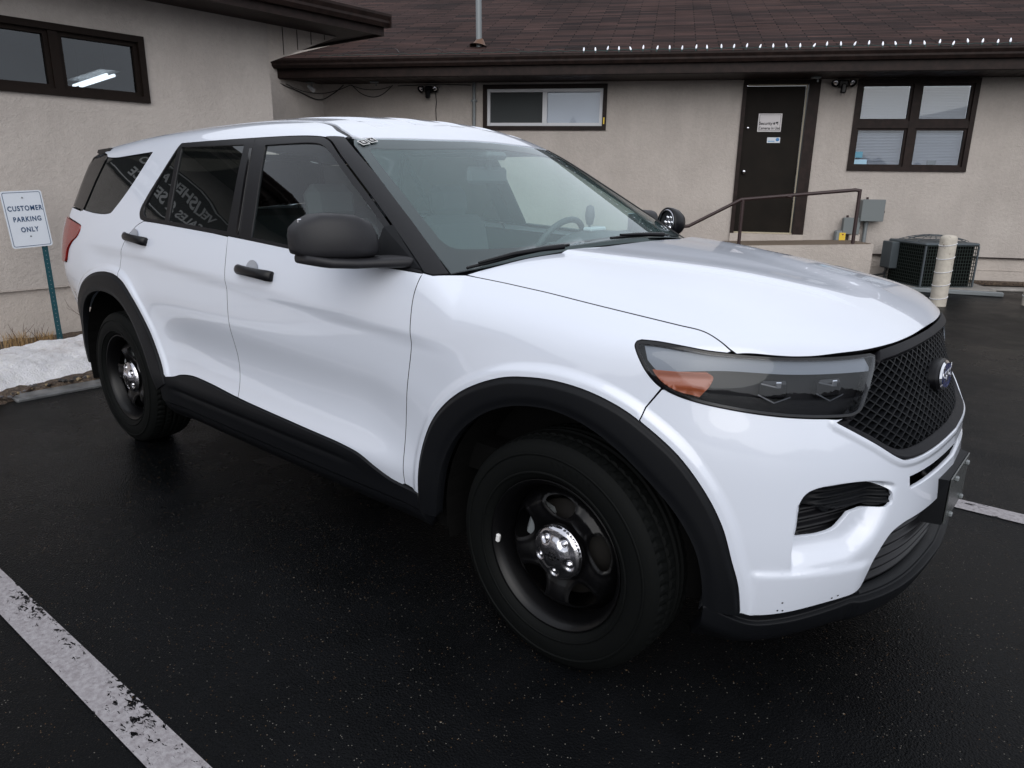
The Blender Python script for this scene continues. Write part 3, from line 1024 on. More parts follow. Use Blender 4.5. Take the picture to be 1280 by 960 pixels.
cable("cable", [W2(0.5, .03, 2.925), W2(0.75, .03, 2.86), W2(1.0, .03, 2.86), W2(1.18, .03, 2.90)], "thin cable above the drooping one on the wall", 0.005, grp="loose cables below the eave")
cable("cable", [W2(1.3, .02, 2.91), W2(2.0, .02, 2.925), W2(2.5, .02, 2.91)], "thin cable along the top of the wall beside the flood light", 0.006, grp="loose cables below the eave")

# string of bulbs along the gutter
def z_roof(off):
    return Z_E + (0.715-off)*SL
ls = MB()
pts = []
uu = 0.3
k = 0
while uu < 14.5:
    pts.append(W2(uu, 0.705, z_roof(0.705)+0.02+(0.012 if k % 2 else 0)))
    uu += 0.09; k += 1
ls.tube(pts, 0.0045, 5)
lsr = ls.build("light_string", pm("green_wire", (0.01, 0.04, 0.035), 0.5))
tag(lsr, "string of white cone bulbs lit along the roof edge above the gutter", "light string")
bulb_m = pm("white_bulb_glass", (0.75, 0.77, 0.85), 0.2, 0, 0.5, 0, 0.03, (0.85, 0.9, 1.0), 0.4)
cap_m = pm("green_socket", (0.01, 0.05, 0.045), 0.5)
mb = MB(); mb.lathe([(0.0, 0.075), (0.006, 0.07), (0.014, 0.052), (0.019, 0.03), (0.017, 0.012), (0.010, 0.0), (0, 0)], None, 14)
me_b = mb.build("bulb", bulb_m, lsr)
mb = MB(); mb.lathe([(0.011, -0.04), (0.012, 0.002), (0, 0.002)], None, 10)
me_c = mb.build("socket", cap_m, me_b)
nb = 0
uu = 4.33
while uu < 13.5:
    if nb == 0:
        b1, c1_ = me_b, me_c
    else:
        b1 = me_b.copy(); COL.objects.link(b1); b1.parent = lsr
        c1_ = me_c.copy(); COL.objects.link(c1_); c1_.parent = b1
    b1.location = W2(uu, 0.72+rng.normal()*0.006, z_roof(0.72)+0.03+rng.normal()*0.005)
    b1.rotation_euler = (rng.normal()*.15, rng.normal()*.22, 0)
    b1.scale = (0.64, 0.64, 0.72)
    uu += 0.170+rng.normal()*0.012; nb += 1
small = pm("clear_small_bulb", (0.6, 0.58, 0.5), 0.3)
cable("light_wire", [W2(0.6, 0.66, z_roof(.66)+.03), W2(0.9, .40, z_roof(.4)+.03), W2(1.35, .30, z_roof(.3)+.03), W2(1.6, .62, z_roof(.62)+.03), W2(2.0, .35, z_roof(.35)+.03), W2(2.35, .60, z_roof(.6)+.03), W2(3.2, .45, z_roof(.45)+.03), W2(3.5, .66, z_roof(.66)+.03), W2(4.2, .45, z_roof(.45)+.03), W2(4.33, .70, z_roof(.7)+.03)], "thin unlit wire wandering over the shingles left of the bulbs", 0.004)

# mast on the roof
rp = MB(); rp.tube([W2(2.66, 0.12, z_roof(.12)-0.02), W2(2.63, 0.12, z_roof(.12)+2.4)], 0.045, 14)
o = rp.build("roof_mast", galv); tag(o, "grey service mast pipe rising from the shingle roof", "mast")
rp = MB(); rp.lathe([(0.15, 0.0), (0.10, 0.03), (0.055, 0.11), (0.047, 0.12)], Matrix.Translation(W2(2.66, .12, z_roof(.12)-0.01)) @ Matrix.Rotation(R(-14), 4, 'X'), 20)
rp.build("flashing", pm("rusty_flashing", (0.12, 0.06, 0.035), 0.6), o)

# ---- air conditioner, pads, bollards
ac = empty("air_conditioner", W2(9.07, 1.12, 0.0), TH+R(-17)*-1)
tag(ac, "dark grey caged air conditioning unit behind the cream bollard", "air conditioner")
A, B, H0, H1 = 0.76, 0.82, 0.165, 0.715
mb = MB()
mb.box((A/2, B/2, H1+0.018), (A+0.03, B+0.03, 0.045), bev=0.02)
mb.build("top_panel", acm, ac)
mb = MB(); mb.box((A/2, B/2, H0-0.02), (A+0.01, B+0.01, 0.05), bev=0.01); mb.build("base_pan", acm, ac)
mb = MB(); mb.box((A/2, B/2, (H0+H1)/2), (A-0.07, B-0.07, H1-H0-0.02)); mb.build("coil", dark, ac)
mb = MB()
for k in range(21):
    t_ = k/20
    w_ = 0.005
    for (x0, y0, x1, y1) in ((A*t_, 0, None, None), (0, B*t_, None, None), (A, B*t_, None, None)):
        mb.box((x0, y0, (H0+H1)/2), (w_, w_, H1-H0))
for k in range(13):
    z_ = H0+(H1-H0)*k/12
    mb.box((A/2, 0, z_), (A, 0.005, 0.006)); mb.box((0, B/2, z_), (0.005, B, 0.006)); mb.box((A, B/2, z_), (0.005, B, 0.006))
mb.build("wire_grille", ac_wire, ac)
for (x0, y0) in ((0, 0), (A, 0), (0, B), (A, B)):
    mb = MB(); mb.box((x0, y0, (H0+H1)/2), (0.02, 0.02, H1-H0))
    mb.build("corner_post", acm, ac)
mb = MB()
for rr_ in (0.12, 0.19, 0.26, 0.33, 0.39):
    mb.tube([(A/2+rr_*math.cos(a*math.pi/16), B/2+rr_*math.sin(a*math.pi/16), H1+0.055+0.07*(1-(rr_/.41)**2)) for a in range(33)], 0.004, 5)
for a in range(12):
    an = a*math.pi/6
    mb.tube([(A/2+rr_*math.cos(an), B/2+rr_*math.sin(an), H1+0.05+0.075*(1-(rr_/.43)**2)) for rr_ in (0.05, .15, .25, .35, .43)], 0.005, 5)
mb.lathe([(0.0, H1+0.125), (0.09, H1+0.125), (0.09, H1+0.11)], Matrix.Translation((A/2, B/2, 0)), 20)
mb.build("fan_guard", acm, ac)
mb = MB(); mb.box((-0.05, B-0.13, (H1+0.36)/2), (0.12, 0.24, H1-0.34), bev=0.01); mb.build("service_box", acm, ac)
mb = MB(); mb.tube([(-0.06, B-.12, 0.40), (-0.06, B-.12, 0.32), (-0.12, B-.14, 0.26), (-0.28, B-.16, 0.24)], 0.016, 8); mb.build("cable_whip", ink, ac)
mb = MB(); mb.box((0, 0, 0), (1.45, 0.10, 0.055), Matrix.Rotation(TH-R(10), 4, 'Z'), 0.008)
o = mb.build("timber_skid", galv); o.location = W2(9.25, 1.32, 0.15); tag(o, "pale long skid beam under the air conditioner", "beam")
mb = MB(); mb.box((0, 0, 0), (1.15, 0.8, 0.05), Matrix.Rotation(TH, 4, 'Z'), 0.01)
o = mb.build("concrete_pad", conc); o.location = W2(9.45, 0.72, 0.135); tag(o, "thin concrete pad beneath the air conditioner", "pad")
mb = MB(); mb.box((0, 0, 0), (0.85, 0.22, 0.05), Matrix.Rotation(TH+R(5), 4, 'Z'), 0.02)
o = mb.build("concrete_slab", conc); o.location = W2(10.25, 0.75, 0.13); tag(o, "loose pale slab lying to the right of the air conditioner", "slab")
mb = MB(); mb.box((0, 0, 0), (3.6, 0.14, 0.08), Matrix.Rotation(TH, 4, 'Z'), 0.02)
o = mb.build("low_debris_strip", mulchm); o.location = W2(11.6, 0.12, 0.13); tag(o, "dark dirt strip along the foot of the wall, right of the air conditioner", "dirt", kind="stuff")

def bollard(x, y, z0, h, label):
    root = empty("bollard", (x, y, z0))
    tag(root, label, "bollard", "cream bollards by the air conditioner")
    prof = [(0.090, -0.05), (0.090, h-0.05), (0.085, h-0.025), (0.068, h-0.008), (0.034, h), (0, h+0.002)]
    mb = MB(); mb.lathe(prof, None, 28)
    mb.build("post_body", boll_m, root)
    for k in range(5):
        zc = 0.14+k*0.155
        pts = [(0.092*math.cos(a*math.pi/12), 0.092*math.sin(a*math.pi/12), zc+0.02*math.sin(a*math.pi/12+0.6)) for a in range(25)]
        mb = MB(); mb.tube(pts, 0.005, 5)
        mb.build("wire_band", vinyl, root)
    return root
bollard(-0.435, 7.22, 0.08, 0.865, "cream bollard with wire bands in front of the air conditioner")
bollard(0.40, 8.05, 0.11, 0.865, "cream bollard cut off at the right edge, right of the air conditioner")

# ---- near building on the left (shop)
shop = empty("shop_building", (-6.2, 0, 0))
tag(shop, "tan stucco building on the left with a high brown framed window", "building")
Ms = Matrix.Rotation(R(90), 4, 'Z')      # local x -> world y, outward (-y local) -> world +x
W_C = (-0.76, 0.80, 2.135, 2.715)
wall("wall", Ms, [(-16, 0.495), (2.12, 0.495), (2.12, 3.07), (-16, 3.07)], [W_C], 0.22, stuc, shop)
mb = MB(); fbox(mb, -16, 2.12, 0.03, 0.3, -0.3, 0.492)
o = mb.build("footing", stuc_base, shop); o.matrix_local = Ms
mb = MB(); fbox(mb, -16, 2.12, -0.004, 0.03, 0.484, 0.494)
o = mb.build("drip_edge", stuc_base, shop); o.matrix_local = Ms
mb = MB(); fbox(mb, -16, 2.12, 0.222, 4.0, 3.05, 3.06); fbox(mb, -16, 2.12, 3.9, 4.0, 0, 3.0); fbox(mb, 2.02, 2.12, 0.222, 4.0, -0.2, 3.0)
o = mb.build("rear_wall", stuc, shop); o.matrix_local = Ms
mb = MB(); fbox(mb, -16, 3.20, -0.58, 0.0, 3.035, 3.05)
o = mb.build("soffit", brown, shop); o.matrix_local = Ms
mb = MB(); fbox(mb, 2.125, 3.20, 0.0, 4.0, 3.035, 3.05)
o = mb.build("rake_soffit", brown, shop); o.matrix_local = Ms
mb = MB(); fbox(mb, -16, 3.21, -0.60, -0.58, 3.01, 3.20); fbox(mb, 3.20, 3.22, -0.58, 4.0, 3.01, 3.22)
o = mb.build("fascia", brown, shop); o.matrix_local = Ms
prof2 = [(y+0.72-0.60, z+0.005) for y, z in prof]
mb = MB(); mb.prism(prof2, -16, 3.24, Mg)
mb.box((3.236, -0.65, 3.155), (0.012, 0.10, 0.13))
o = mb.build("gutter", brown, shop); o.matrix_local = Ms
mb = MB(); mb.box((-6.4, 2.5, -0.02), (19.1, 5.0, 0.04))
rf2 = mb.build("roof", shing, shop)
rf2.matrix_local = Ms @ Matrix.Translation((0, -0.60, 3.235)) @ Matrix.Rotation(math.atan(0.36), 4, 'X')
mb = MB()
mb.prism([(2.122, 2.66), (3.02, 3.034), (2.122, 3.034)], 0.0, 0.06, Matrix(((1, 0, 0, 0), (0, 0, 1, 0), (0, 1, 0, 0), (0, 0, 0, 1))))
o = mb.build("eave_return", stuc_base, shop); o.matrix_local = Ms
for y_ in (2.30, 2.48, 2.66, 2.84):
    mb = MB(); fbox(mb, y_, y_+.008, -0.004, 0.0, 2.68+(y_-2.122)*.417, 3.03)
    o = mb.build("board_joint", brown, shop); o.matrix_local = Ms
# window with weathered frame
mb = MB(); ring(mb, W_C[0], W_C[1], W_C[2], W_C[3], 0.055, -0.03, 0.10); fbox(mb, 0.0, 0.075, -0.012, 0.09, W_C[2]+.055, W_C[3]-.055)
wc = mb.build("window", worn, shop); wc.matrix_local = Ms
for (a, b2) in ((W_C[0]+.055, 0.0), (0.075, W_C[1]-.055)):
    mb = MB(); ring(mb, a, b2, W_C[2]+.055, W_C[3]-.055, 0.035, 0.012, 0.075)
    mb.build("sash", worn, wc)
    mb = MB(); fbox(mb, a+.035, b2-.035, 0.045, 0.049, W_C[2]+.09, W_C[3]-.09)
    mb.build("pane", glass_bld, wc)
# room behind it
room_l = pm("pale_room_wall", (0.25, 0.27, 0.29), 0.9)
mb = MB()
fbox(mb, -1.6, 2.0, 3.0, 3.02, 1.2, 2.95); fbox(mb, -1.6, 2.0, 0.3, 3.0, 2.92, 2.94); fbox(mb, 2.0, 2.02, 0.3, 3.0, 1.2, 2.95); fbox(mb, -1.62, -1.6, 0.3, 3.0, 1.2, 2.95); fbox(mb, -1.6, 2.0, 0.3, 3.0, 1.18, 1.2)
o = mb.build("room_lining", room_l, shop); o.matrix_local = Ms
# fluorescent fixture seen through the pane
fx = empty("ceiling_light", (-8.0, 1.0, 2.52))
tag(fx, "lit twin tube fluorescent fixture seen through the high window", "ceiling light")
tube_m = pm("lit_tube", (0.9, 0.9, 0.9), 0.5, emit=(1.0, 0.98, 0.9), emit_s=9.0)
for dy in (-0.03, 0.045):
    mb = MB(); mb.tube([(0.55, -0.02+dy, -0.02), (-0.75, 0.12+dy, -0.03)], 0.017, 8)
    mb.build("tube", tube_m, fx)
mb = MB(); mb.box((-0.1, 0.055, 0.04), (1.4, 0.22, 0.03), Matrix.Rotation(R(-6), 4, 'Z')); mb.build("reflector", galv, fx)
mb = MB(); mb.tube([(-.6, .1, .05), (-.6, .1, .4)], 0.006, 5); mb.tube([(.4, 0, .05), (.4, 0, .4)], 0.006, 5); mb.build("hanger", ink, fx)

# business sign on the same wall (outside the view, seen mirrored in the car's glass)
sb = empty("business_sign", (-6.19, -2.02, 2.53))
tag(sb, "long dark business sign on the left building, mirrored in the car windows", "sign")
Msn = frame((0, 0, 0), (0, 1, 0), (0, 0, 1))
sgp = []
for k in range(41):
    t_ = -1+2*k/40
    sgp.append((0.80*t_, -0.20-0.06*(1-t_*t_)))
for k in range(41):
    t_ = 1-2*k/40
    sgp.append((0.80*t_, 0.20+0.06*(1-t_*t_)))
mb = MB(); mb.prism(sgp, 0, 0.02, Msn); mb.build("sign_board", ink, sb)
mb = MB()
for sgn in (1, -1):
    for o_ in (0.0, ):
        P = [Msn @ Vector((0.77*(-1+2*k/40), sgn*(0.175+0.06*(1-(-1+2*k/40)**2)), 0.024)) for k in range(41)]
        mb.tube(P, 0.009, 5)
mb.build("border_line", white_txt, sb)
text_obj("lettering", "VELISHEK AUTO", 0.152, Msn @ Matrix.Translation((0, 0.09, 0.022)), white_txt, sb, 0.002, bold=0.004, scale_x=0.98)
text_obj("lettering", "SALES & SERVICE", 0.152, Msn @ Matrix.Translation((0, -0.10, 0.022)), white_txt, sb, 0.002, bold=0.004, scale_x=0.88)

# customer parking sign
cp = empty("parking_sign", (-5.66, -0.43, 0.05))
tag(cp, "white customer parking sign leaning on a dark green post", "sign")
pA = Vector((-5.68, -0.665, 0.891)); pB = Vector((-5.70, -0.679, 1.340)); pC = Vector((-5.72, -0.393, 1.346)); pD = Vector((-5.70, -0.365, 0.905))
ctr = (pA+pB+pC+pD)/4
Mp = frame(ctr-Vector((-5.66, -0.43, 0.05)), pD-pA, pB-pA)
w_, h_ = 0.30, 0.448
def rrect(w, h, r, n_=6):
    out = []
    for cx, cy, a0 in ((w/2-r, h/2-r, 0), (-w/2+r, h/2-r, 90), (-w/2+r, -h/2+r, 180), (w/2-r, -h/2+r, 270)):
        for k in range(n_+1):
            a = R(a0+90*k/n_)
            out.append((cx+r*math.cos(a), cy+r*math.sin(a)))
    return out
mb = MB(); mb.prism(rrect(w_, h_, 0.02), -0.002, 0.0, Mp); brd = mb.build("sign_plate", sign_w, cp)
mb = MB()
o1 = rrect(w_-0.022, h_-0.022, 0.015); o2 = rrect(w_-0.030, h_-0.030, 0.012)
nn_ = len(o1)
mb.add([Mp @ Vector((x, y, 0.0012)) for x, y in o1+o2], [(i, (i+1) % nn_, nn_+(i+1) % nn_, nn_+i) for i in range(nn_)])
mb.build("border", sign_b, cp)
for i, (tx, yy) in enumerate((("CUSTOMER", 0.085), ("PARKING", 0.0), ("ONLY", -0.083))):
    text_obj("lettering", tx, 0.054, Mp @ Matrix.Translation((0.004, yy, 0.0012)), sign_b, cp, 0.0004, spacing=1.2, bold=0.0014, scale_x=0.80)
for yy in (0.17, -0.135):
    mb = MB(); mb.lathe([(0, 0.006), (0.006, 0.004), (0.007, 0.0)], Mp @ Matrix.Translation((0.0, yy, 0.0)), 10)
    mb.build("bolt", galv, cp)
base = Vector((-0.035, 0.005, -0.04)); topp = Mp @ Vector((0.0, 0.19, -0.010))
dv = (topp-base)
Mpost = frame(base, Vector((0, 1, 0)), dv)
mb = MB()
mb.prism([(-0.022, 0.0), (0.022, 0.0), (0.022, -0.004), (0.012, -0.004), (0.010, -0.022), (-0.010, -0.022), (-0.012, -0.004), (-0.022, -0.004)], 0, dv.length,
         Mpost @ Matrix(((1, 0, 0, 0), (0, 0, 1, 0), (0, 1, 0, 0), (0, 0, 0, 1))))
post = mb.build("post", post_m, cp)
mb = MB()
for k in range(24):
    q = Mpost @ Vector((0, 0.08+k*0.035, 0.0012))
    mb.add([q+Vector((0, -0.003, -0.004)), q+Vector((0, 0.003, -0.004)), q+Vector((0, 0.003, 0.004)), q+Vector((0, -0.003, 0.004))], [(0, 1, 2, 3)])
mb.build("bolt_holes", galv, post)

# distant trees across the street (behind the camera; they shade the horizon in the paint and lamps)
leafm = pm("bare_tree_grey", (0.045, 0.038, 0.034), 0.9)
mb = MB()
for i in range(900):
    a = R(-150)+R(190)*rng.random()
    d_ = 48+22*rng.random()
    c_ = Vector((math.cos(a)*d_, math.sin(a)*d_, 0))
    h_ = (2.0+4.0*rng.random())*(0.7+0.5*math.sin(a*9)*math.sin(a*4))
    bm = bmesh.new(); bmesh.ops.create_icosphere(bm, subdivisions=1, radius=1.0)
    mt = Vector((1.6+rng.random(), 1.6+rng.random(), max(h_, .8)/2))
    vs = [Vector((q.co.x*mt.x*(.7+.6*rng.random()), q.co.y*mt.y*(.7+.6*rng.random()), q.co.z*mt.z*(.7+.6*rng.random())+mt.z)) + c_ for q in bm.verts]
    mb.add(vs, [[q.index for q in f.verts] for f in bm.faces]); bm.free()
tag(mb.build("far_treeline", leafm), "distant leafless tree line across the street", "trees", kind="stuff")

# ------------------------------------------------------------------ car body shape
def spl(xs,ys):
    """C2 natural cubic spline, linear outside"""
    xs=np.array(xs,float);ys=np.array(ys,float);n=len(xs);h=np.diff(xs)
    A=np.zeros((n,n));b=np.zeros(n);A[0,0]=A[-1,-1]=1
    for i in range(1,n-1):
        A[i,i-1]=h[i-1];A[i,i]=2*(h[i-1]+h[i]);A[i,i+1]=h[i];b[i]=6*((ys[i+1]-ys[i])/h[i]-(ys[i]-ys[i-1])/h[i-1])
    M=np.linalg.solve(A,b)
    def f(x):
        x=np.asarray(x,float);i=np.clip(np.searchsorted(xs,x)-1,0,n-2);hh=h[i];t=x-xs[i];u=xs[i+1]-x
        v=M[i]*u**3/(6*hh)+M[i+1]*t**3/(6*hh)+(ys[i]/hh-M[i]*hh/6)*u+(ys[i+1]/hh-M[i+1]*hh/6)*t
        lo=x<xs[0];hi=x>xs[-1]
        s0=(ys[1]-ys[0])/h[0]-h[0]*(2*M[0]+M[1])/6;s1=(ys[-1]-ys[-2])/h[-1]+h[-1]*(2*M[-1]+M[-2])/6
        v=np.where(lo,ys[0]+s0*(x-xs[0]),v);v=np.where(hi,ys[-1]+s1*(x-xs[-1]),v);return v
    return f
def smax(a,b,k):
    h=np.maximum(k-np.abs(a-b),0)/k
    return np.maximum(a,b)+h*h*h*k/6
def ss(a,b,x):
    t=np.clip((x-a)/(b-a),0,1);return t*t*t*(t*(6*t-15)+10)
def gs(x,c,w): return np.exp(-((x-c)/w)**2)
Wx=spl([-4.2,-3.9,-3.6,-3.2,-2.8,-2.2,-1.6,-1.0,-.5,0,.35,.7],[.90,.93,.95,.964,.972,.980,.984,.984,.978,.966,.945,.90])
# section offset against shoulder width, by height
Sz=spl([.20,.30,.40,.48,.58,.70,.82,.92,1.0,1.08,1.16,1.24,1.34,1.45,1.55,1.65,1.75],[-.055,-.040,-.028,-.022,-.020,-.013,-.004,.0,-.006,-.020,-.043,-.072,-.114,-.160,-.204,-.250,-.296])
Hc=spl([-.8,-.4,-.1,.15,.35,.5,.62,.72,.80,.88],[1.275,1.262,1.240,1.211,1.178,1.147,1.108,1.062,1.01,.95])
He=spl([0,.2,.4,.55,.68,.78,.86,.95],[0,-.004,-.014,-.026,-.046,-.072,-.105,-.16])
Fz=spl([.15,.22,.28,.36,.45,.55,.62,.70,.80,.90,1.0,1.08,1.16],[.74,.80,.838,.862,.876,.880,.876,.868,.848,.812,.780,.752,.70])
Fy=spl([0,.2,.35,.5,.62,.74,.84,.92,1.0],[0,-.012,-.035,-.085,-.150,-.245,-.365,-.50,-.70])
Rz=spl([.2,.5,.7,.9,1.1,1.3,1.5],[-4.05,-4.14,-4.15,-4.08,-4.03,-3.97,-3.88])
Ry=spl([0,.3,.6,.75,.85,.95],[0,.010,.045,.085,.14,.26])
def W(x,z):
    w=Wx(x)+Sz(z)
    # door hollow below the shoulder, kick-out at the sill
    d=ss(-2.75,-2.2,x)*(1-ss(-.95,-.45,x))
    w=w-d*.026*gs(z,.68,.15)+d*.014*gs(z,.47,.06)
    t=(1.02+.062*np.clip((-1.2-x)/1.2,-1,1.3))-z
    w=w-.012*ss(-.01,.06,t)*(1-ss(.06,.26,t))*ss(-.30,-.75,x)*ss(-3.5,-3.1,x)
    w=w-.085*ss(-3.50,-3.95,x)*(1-ss(.55,1.02,z))
    # haunch over arches
    for cx in (0,-3.025):
        r=np.hypot(x-cx,z-.36)
        w=w+.014*(1-ss(.50,.72,r))
    return w
Rc=spl([-4.2,-3.9,-3.4,-2.9,-2.4,-1.9,-1.5,-1.2,-.9],[1.60,1.658,1.716,1.750,1.768,1.772,1.752,1.718,1.665])
Ryy=spl([0,.2,.4,.55,.65,.75],[0,-.004,-.018,-.040,-.064,-.10])
WSK=.52
def cabin(P):
    x,y,z=P[...,0],np.abs(P[...,1]),P[...,2]
    r=(z-(Rc(x)+Ryy(y)))
    w=(z-(1.235+WSK*(-.36-.19*(y/.75)**2-x)-.05*((x+.8)/.5)**2*0))*.887
    b=(-4.02+.75*(z-1.2)*.5-x+.12*(y/.7)**2)*.9
    return smax(smax(r,w,.10),b,.06)
def fbody(P):
    x,y,z=P[...,0],np.abs(P[...,1]),P[...,2]
    a1=y-W(x,z)
    a2=(z-(Hc(x)+He(y)))*.97
    a3=(x-(Fz(z)+Fy(y)))*.9
    a4=(Rz(z)+Ry(y)-x)*.9
    v=smax(a1,a3,.16); v=smax(v,a4,.10)
    a2=np.minimum(a2,cabin(P))
    v=smax(v,a2,.08)
    return v
def root(o,d,t0,t1,fn=fbody,n=60):
    """first crossing f>0 -> f<=0 along o+d*t (vectorised); returns t or nan, plus min f"""
    ts=np.linspace(t0,t1,n)
    P=o[:,None,:]+d[:,None,:]*ts[None,:,None]
    v=fn(P);inside=v<=0
    i=np.argmax(inside,1);has=inside.any(1)&(i>0)
    a=ts[np.maximum(i-1,0)];b=ts[i]
    for _ in range(30):
        m=(a+b)/2;vm=fn(o+d*m[:,None]);a=np.where(vm>0,m,a);b=np.where(vm>0,b,m)
    t=(a+b)/2;t[~has]=np.nan
    return t,v.min(1)
XC,XR,RS=-.3,-3.2,1.05
def s_of(P):
    x,y=P[...,0],np.abs(P[...,1])
    s=x-XC
    ph=np.arctan2(x-XC,y)*RS
    s=np.where(x>XC,ph,s)
    s=np.where(x<XR,XR-XC-np.arctan2(XR-x,y)*RS,s)
    return s
# ---- two parameter maps onto the body shape
SC = math.pi/2*RS                     # s at the middle of the nose
SR = XR-XC-math.pi/2*RS               # s at the middle of the tail
def rayroot(o, d, t1):
    N = 40
    ts = np.linspace(t1, 0.02, N)
    P = o[:, None, :]+d[:, None, :]*ts[None, :, None]
    v_ = fbody(P)
    i = np.argmax(v_ <= 0, 1)
    i = np.maximum(i, 1)
    a = ts[i-1]; b_ = ts[i]
    for _ in range(26):
        m_ = (a+b_)/2
        vm = fbody(o+d*m_[:, None])
        a = np.where(vm > 0, m_, a); b_ = np.where(vm > 0, b_, m_)
    return (a+b_)/2
def wrap(q, disp=None):
    s, v_ = q[:, 0], q[:, 1]
    ph = np.where(s > 0, s/RS, 0.0)
    phr = np.where(s < XR-XC, (XR-XC-s)/RS, 0.0)
    hx = np.where(s > 0, np.sin(ph), np.where(s < XR-XC, -np.sin(phr), 0.0))
    hy = np.where(s > 0, -np.cos(ph), np.where(s < XR-XC, -np.cos(phr), -1.0))
    ox = np.where(s > 0, XC, np.where(s < XR-XC, XR, s+XC))
    al = np.where(v_ > 1, (v_-1)/0.9, 0.0)
    oz = np.where(v_ > 1, 1.0, v_)
    d = np.stack([hx*np.cos(al), hy*np.cos(al), np.sin(al)], -1)
    o = np.stack([ox, 0*ox, oz], -1)
    t = rayroot(o, d, 2.0)
    if disp is not None:
        t = t+disp(s, v_)
    return o+d*t[:, None]
def topm(q, disp=None):
    x, y = q[:, 0], q[:, 1]
    o = np.stack([x, y, 0*x+0.9], -1)
    d = np.zeros_like(o); d[:, 2] = 1
    t = rayroot(o, d, 1.2)
    if disp is not None:
        t = t+disp(x, y)
    return o+d*t[:, None]
def flatm(fn):
    def g(q, disp=None):
        z = fn(q[:, 0], q[:, 1]) if disp is None else fn(q[:, 0], q[:, 1])+disp(q[:, 0], q[:, 1])
        return np.stack([q[:, 0], q[:, 1], z], -1)
    return g

def inpoly(P, poly):
    x, y = P[:, 0], P[:, 1]
    c = np.zeros(len(P), bool)
    n_ = len(poly)
    for i in range(n_):
        x1, y1 = poly[i]; x2, y2 = poly[(i+1) % n_]
        if y1 == y2:
            continue
        c ^= ((y1 > y) != (y2 > y)) & (x < (x2-x1)*(y-y1)/(y2-y1)+x1)
    return c
def distpl(P, pl, closed=False):
    pl = np.asarray(pl, float)
    A_ = pl if closed else pl[:-1]
    B_ = np.roll(pl, -1, 0) if closed else pl[1:]
    dm = np.full(len(P), 1e9)
    for a, b_ in zip(A_, B_):
        ab = b_-a; L2 = ab@ab
        if L2 < 1e-12:
            continue
        t = np.clip(((P-a)@ab)/L2, 0, 1)
        dm = np.minimum(dm, np.hypot(*(P-a-t[:, None]*ab).T))
    return dm
def cr(pts, n_=6):
    P = np.array(pts, float); out = []
    for i in range(len(P)-1):
        p0 = P[max(i-1, 0)]; p1 = P[i]; p2_ = P[i+1]; p3 = P[min(i+2, len(P)-1)]
        d1 = max(np.linalg.norm(p1-p0)**.5, 1e-4); d2 = np.linalg.norm(p2_-p1)**.5; d3 = max(np.linalg.norm(p3-p2_)**.5, 1e-4)
        if i == 0: p0 = p1-(p2_-p1); d1 = d2
        if i == len(P)-2: p3 = p2_+(p2_-p1); d3 = d2
        m1 = (p2_-p1)+ (d2)*((p1-p0)/d1-(p2_-p0)/(d1+d2)); m2 = (p2_-p1)+d2*((p3-p2_)/d3-(p3-p1)/(d2+d3))
        for k in range(n_):
            t = k/n_; h00 = 2*t**3-3*t*t+1; h10 = t**3-2*t*t+t; h01 = -2*t**3+3*t*t; h11 = t**3-t*t
            out.append(h00*p1+h10*m1+h01*p2_+h11*m2)
    out.append(P[-1])
    return [tuple(q) for q in out]
def densify(lp, h):
    out = []
    n_ = len(lp)
    for i in range(n_):
        a = np.array(lp[i], float); b_ = np.array(lp[(i+1) % n_], float)
        L_ = np.linalg.norm(b_-a)
        if L_ < 1e-6:
            continue
        k = max(1, int(math.ceil(L_/h)))
        for j in range(k):
            out.append(a+(b_-a)*j/k)
    return np.array(out)
def inset(lp, g):
    n_ = len(lp)
    area = 0.5*np.sum(lp[:, 0]*np.roll(lp[:, 1], -1)-np.roll(lp[:, 0], -1)*lp[:, 1])
    sg = 1 if area > 0 else -1
    e = np.roll(lp, -1, 0)-lp
    e /= np.maximum(np.linalg.norm(e, axis=1, keepdims=True), 1e-9)
    nrm = np.stack([-e[:, 1], e[:, 0]], -1)*sg
    nv = nrm+np.roll(nrm, 1, 0)
    L_ = np.linalg.norm(nv, axis=1, keepdims=True)
    nv = nv/np.maximum(L_, 0.5)
    nv *= np.minimum(2/np.maximum(L_, .7), 1.4)
    return lp+nv*g

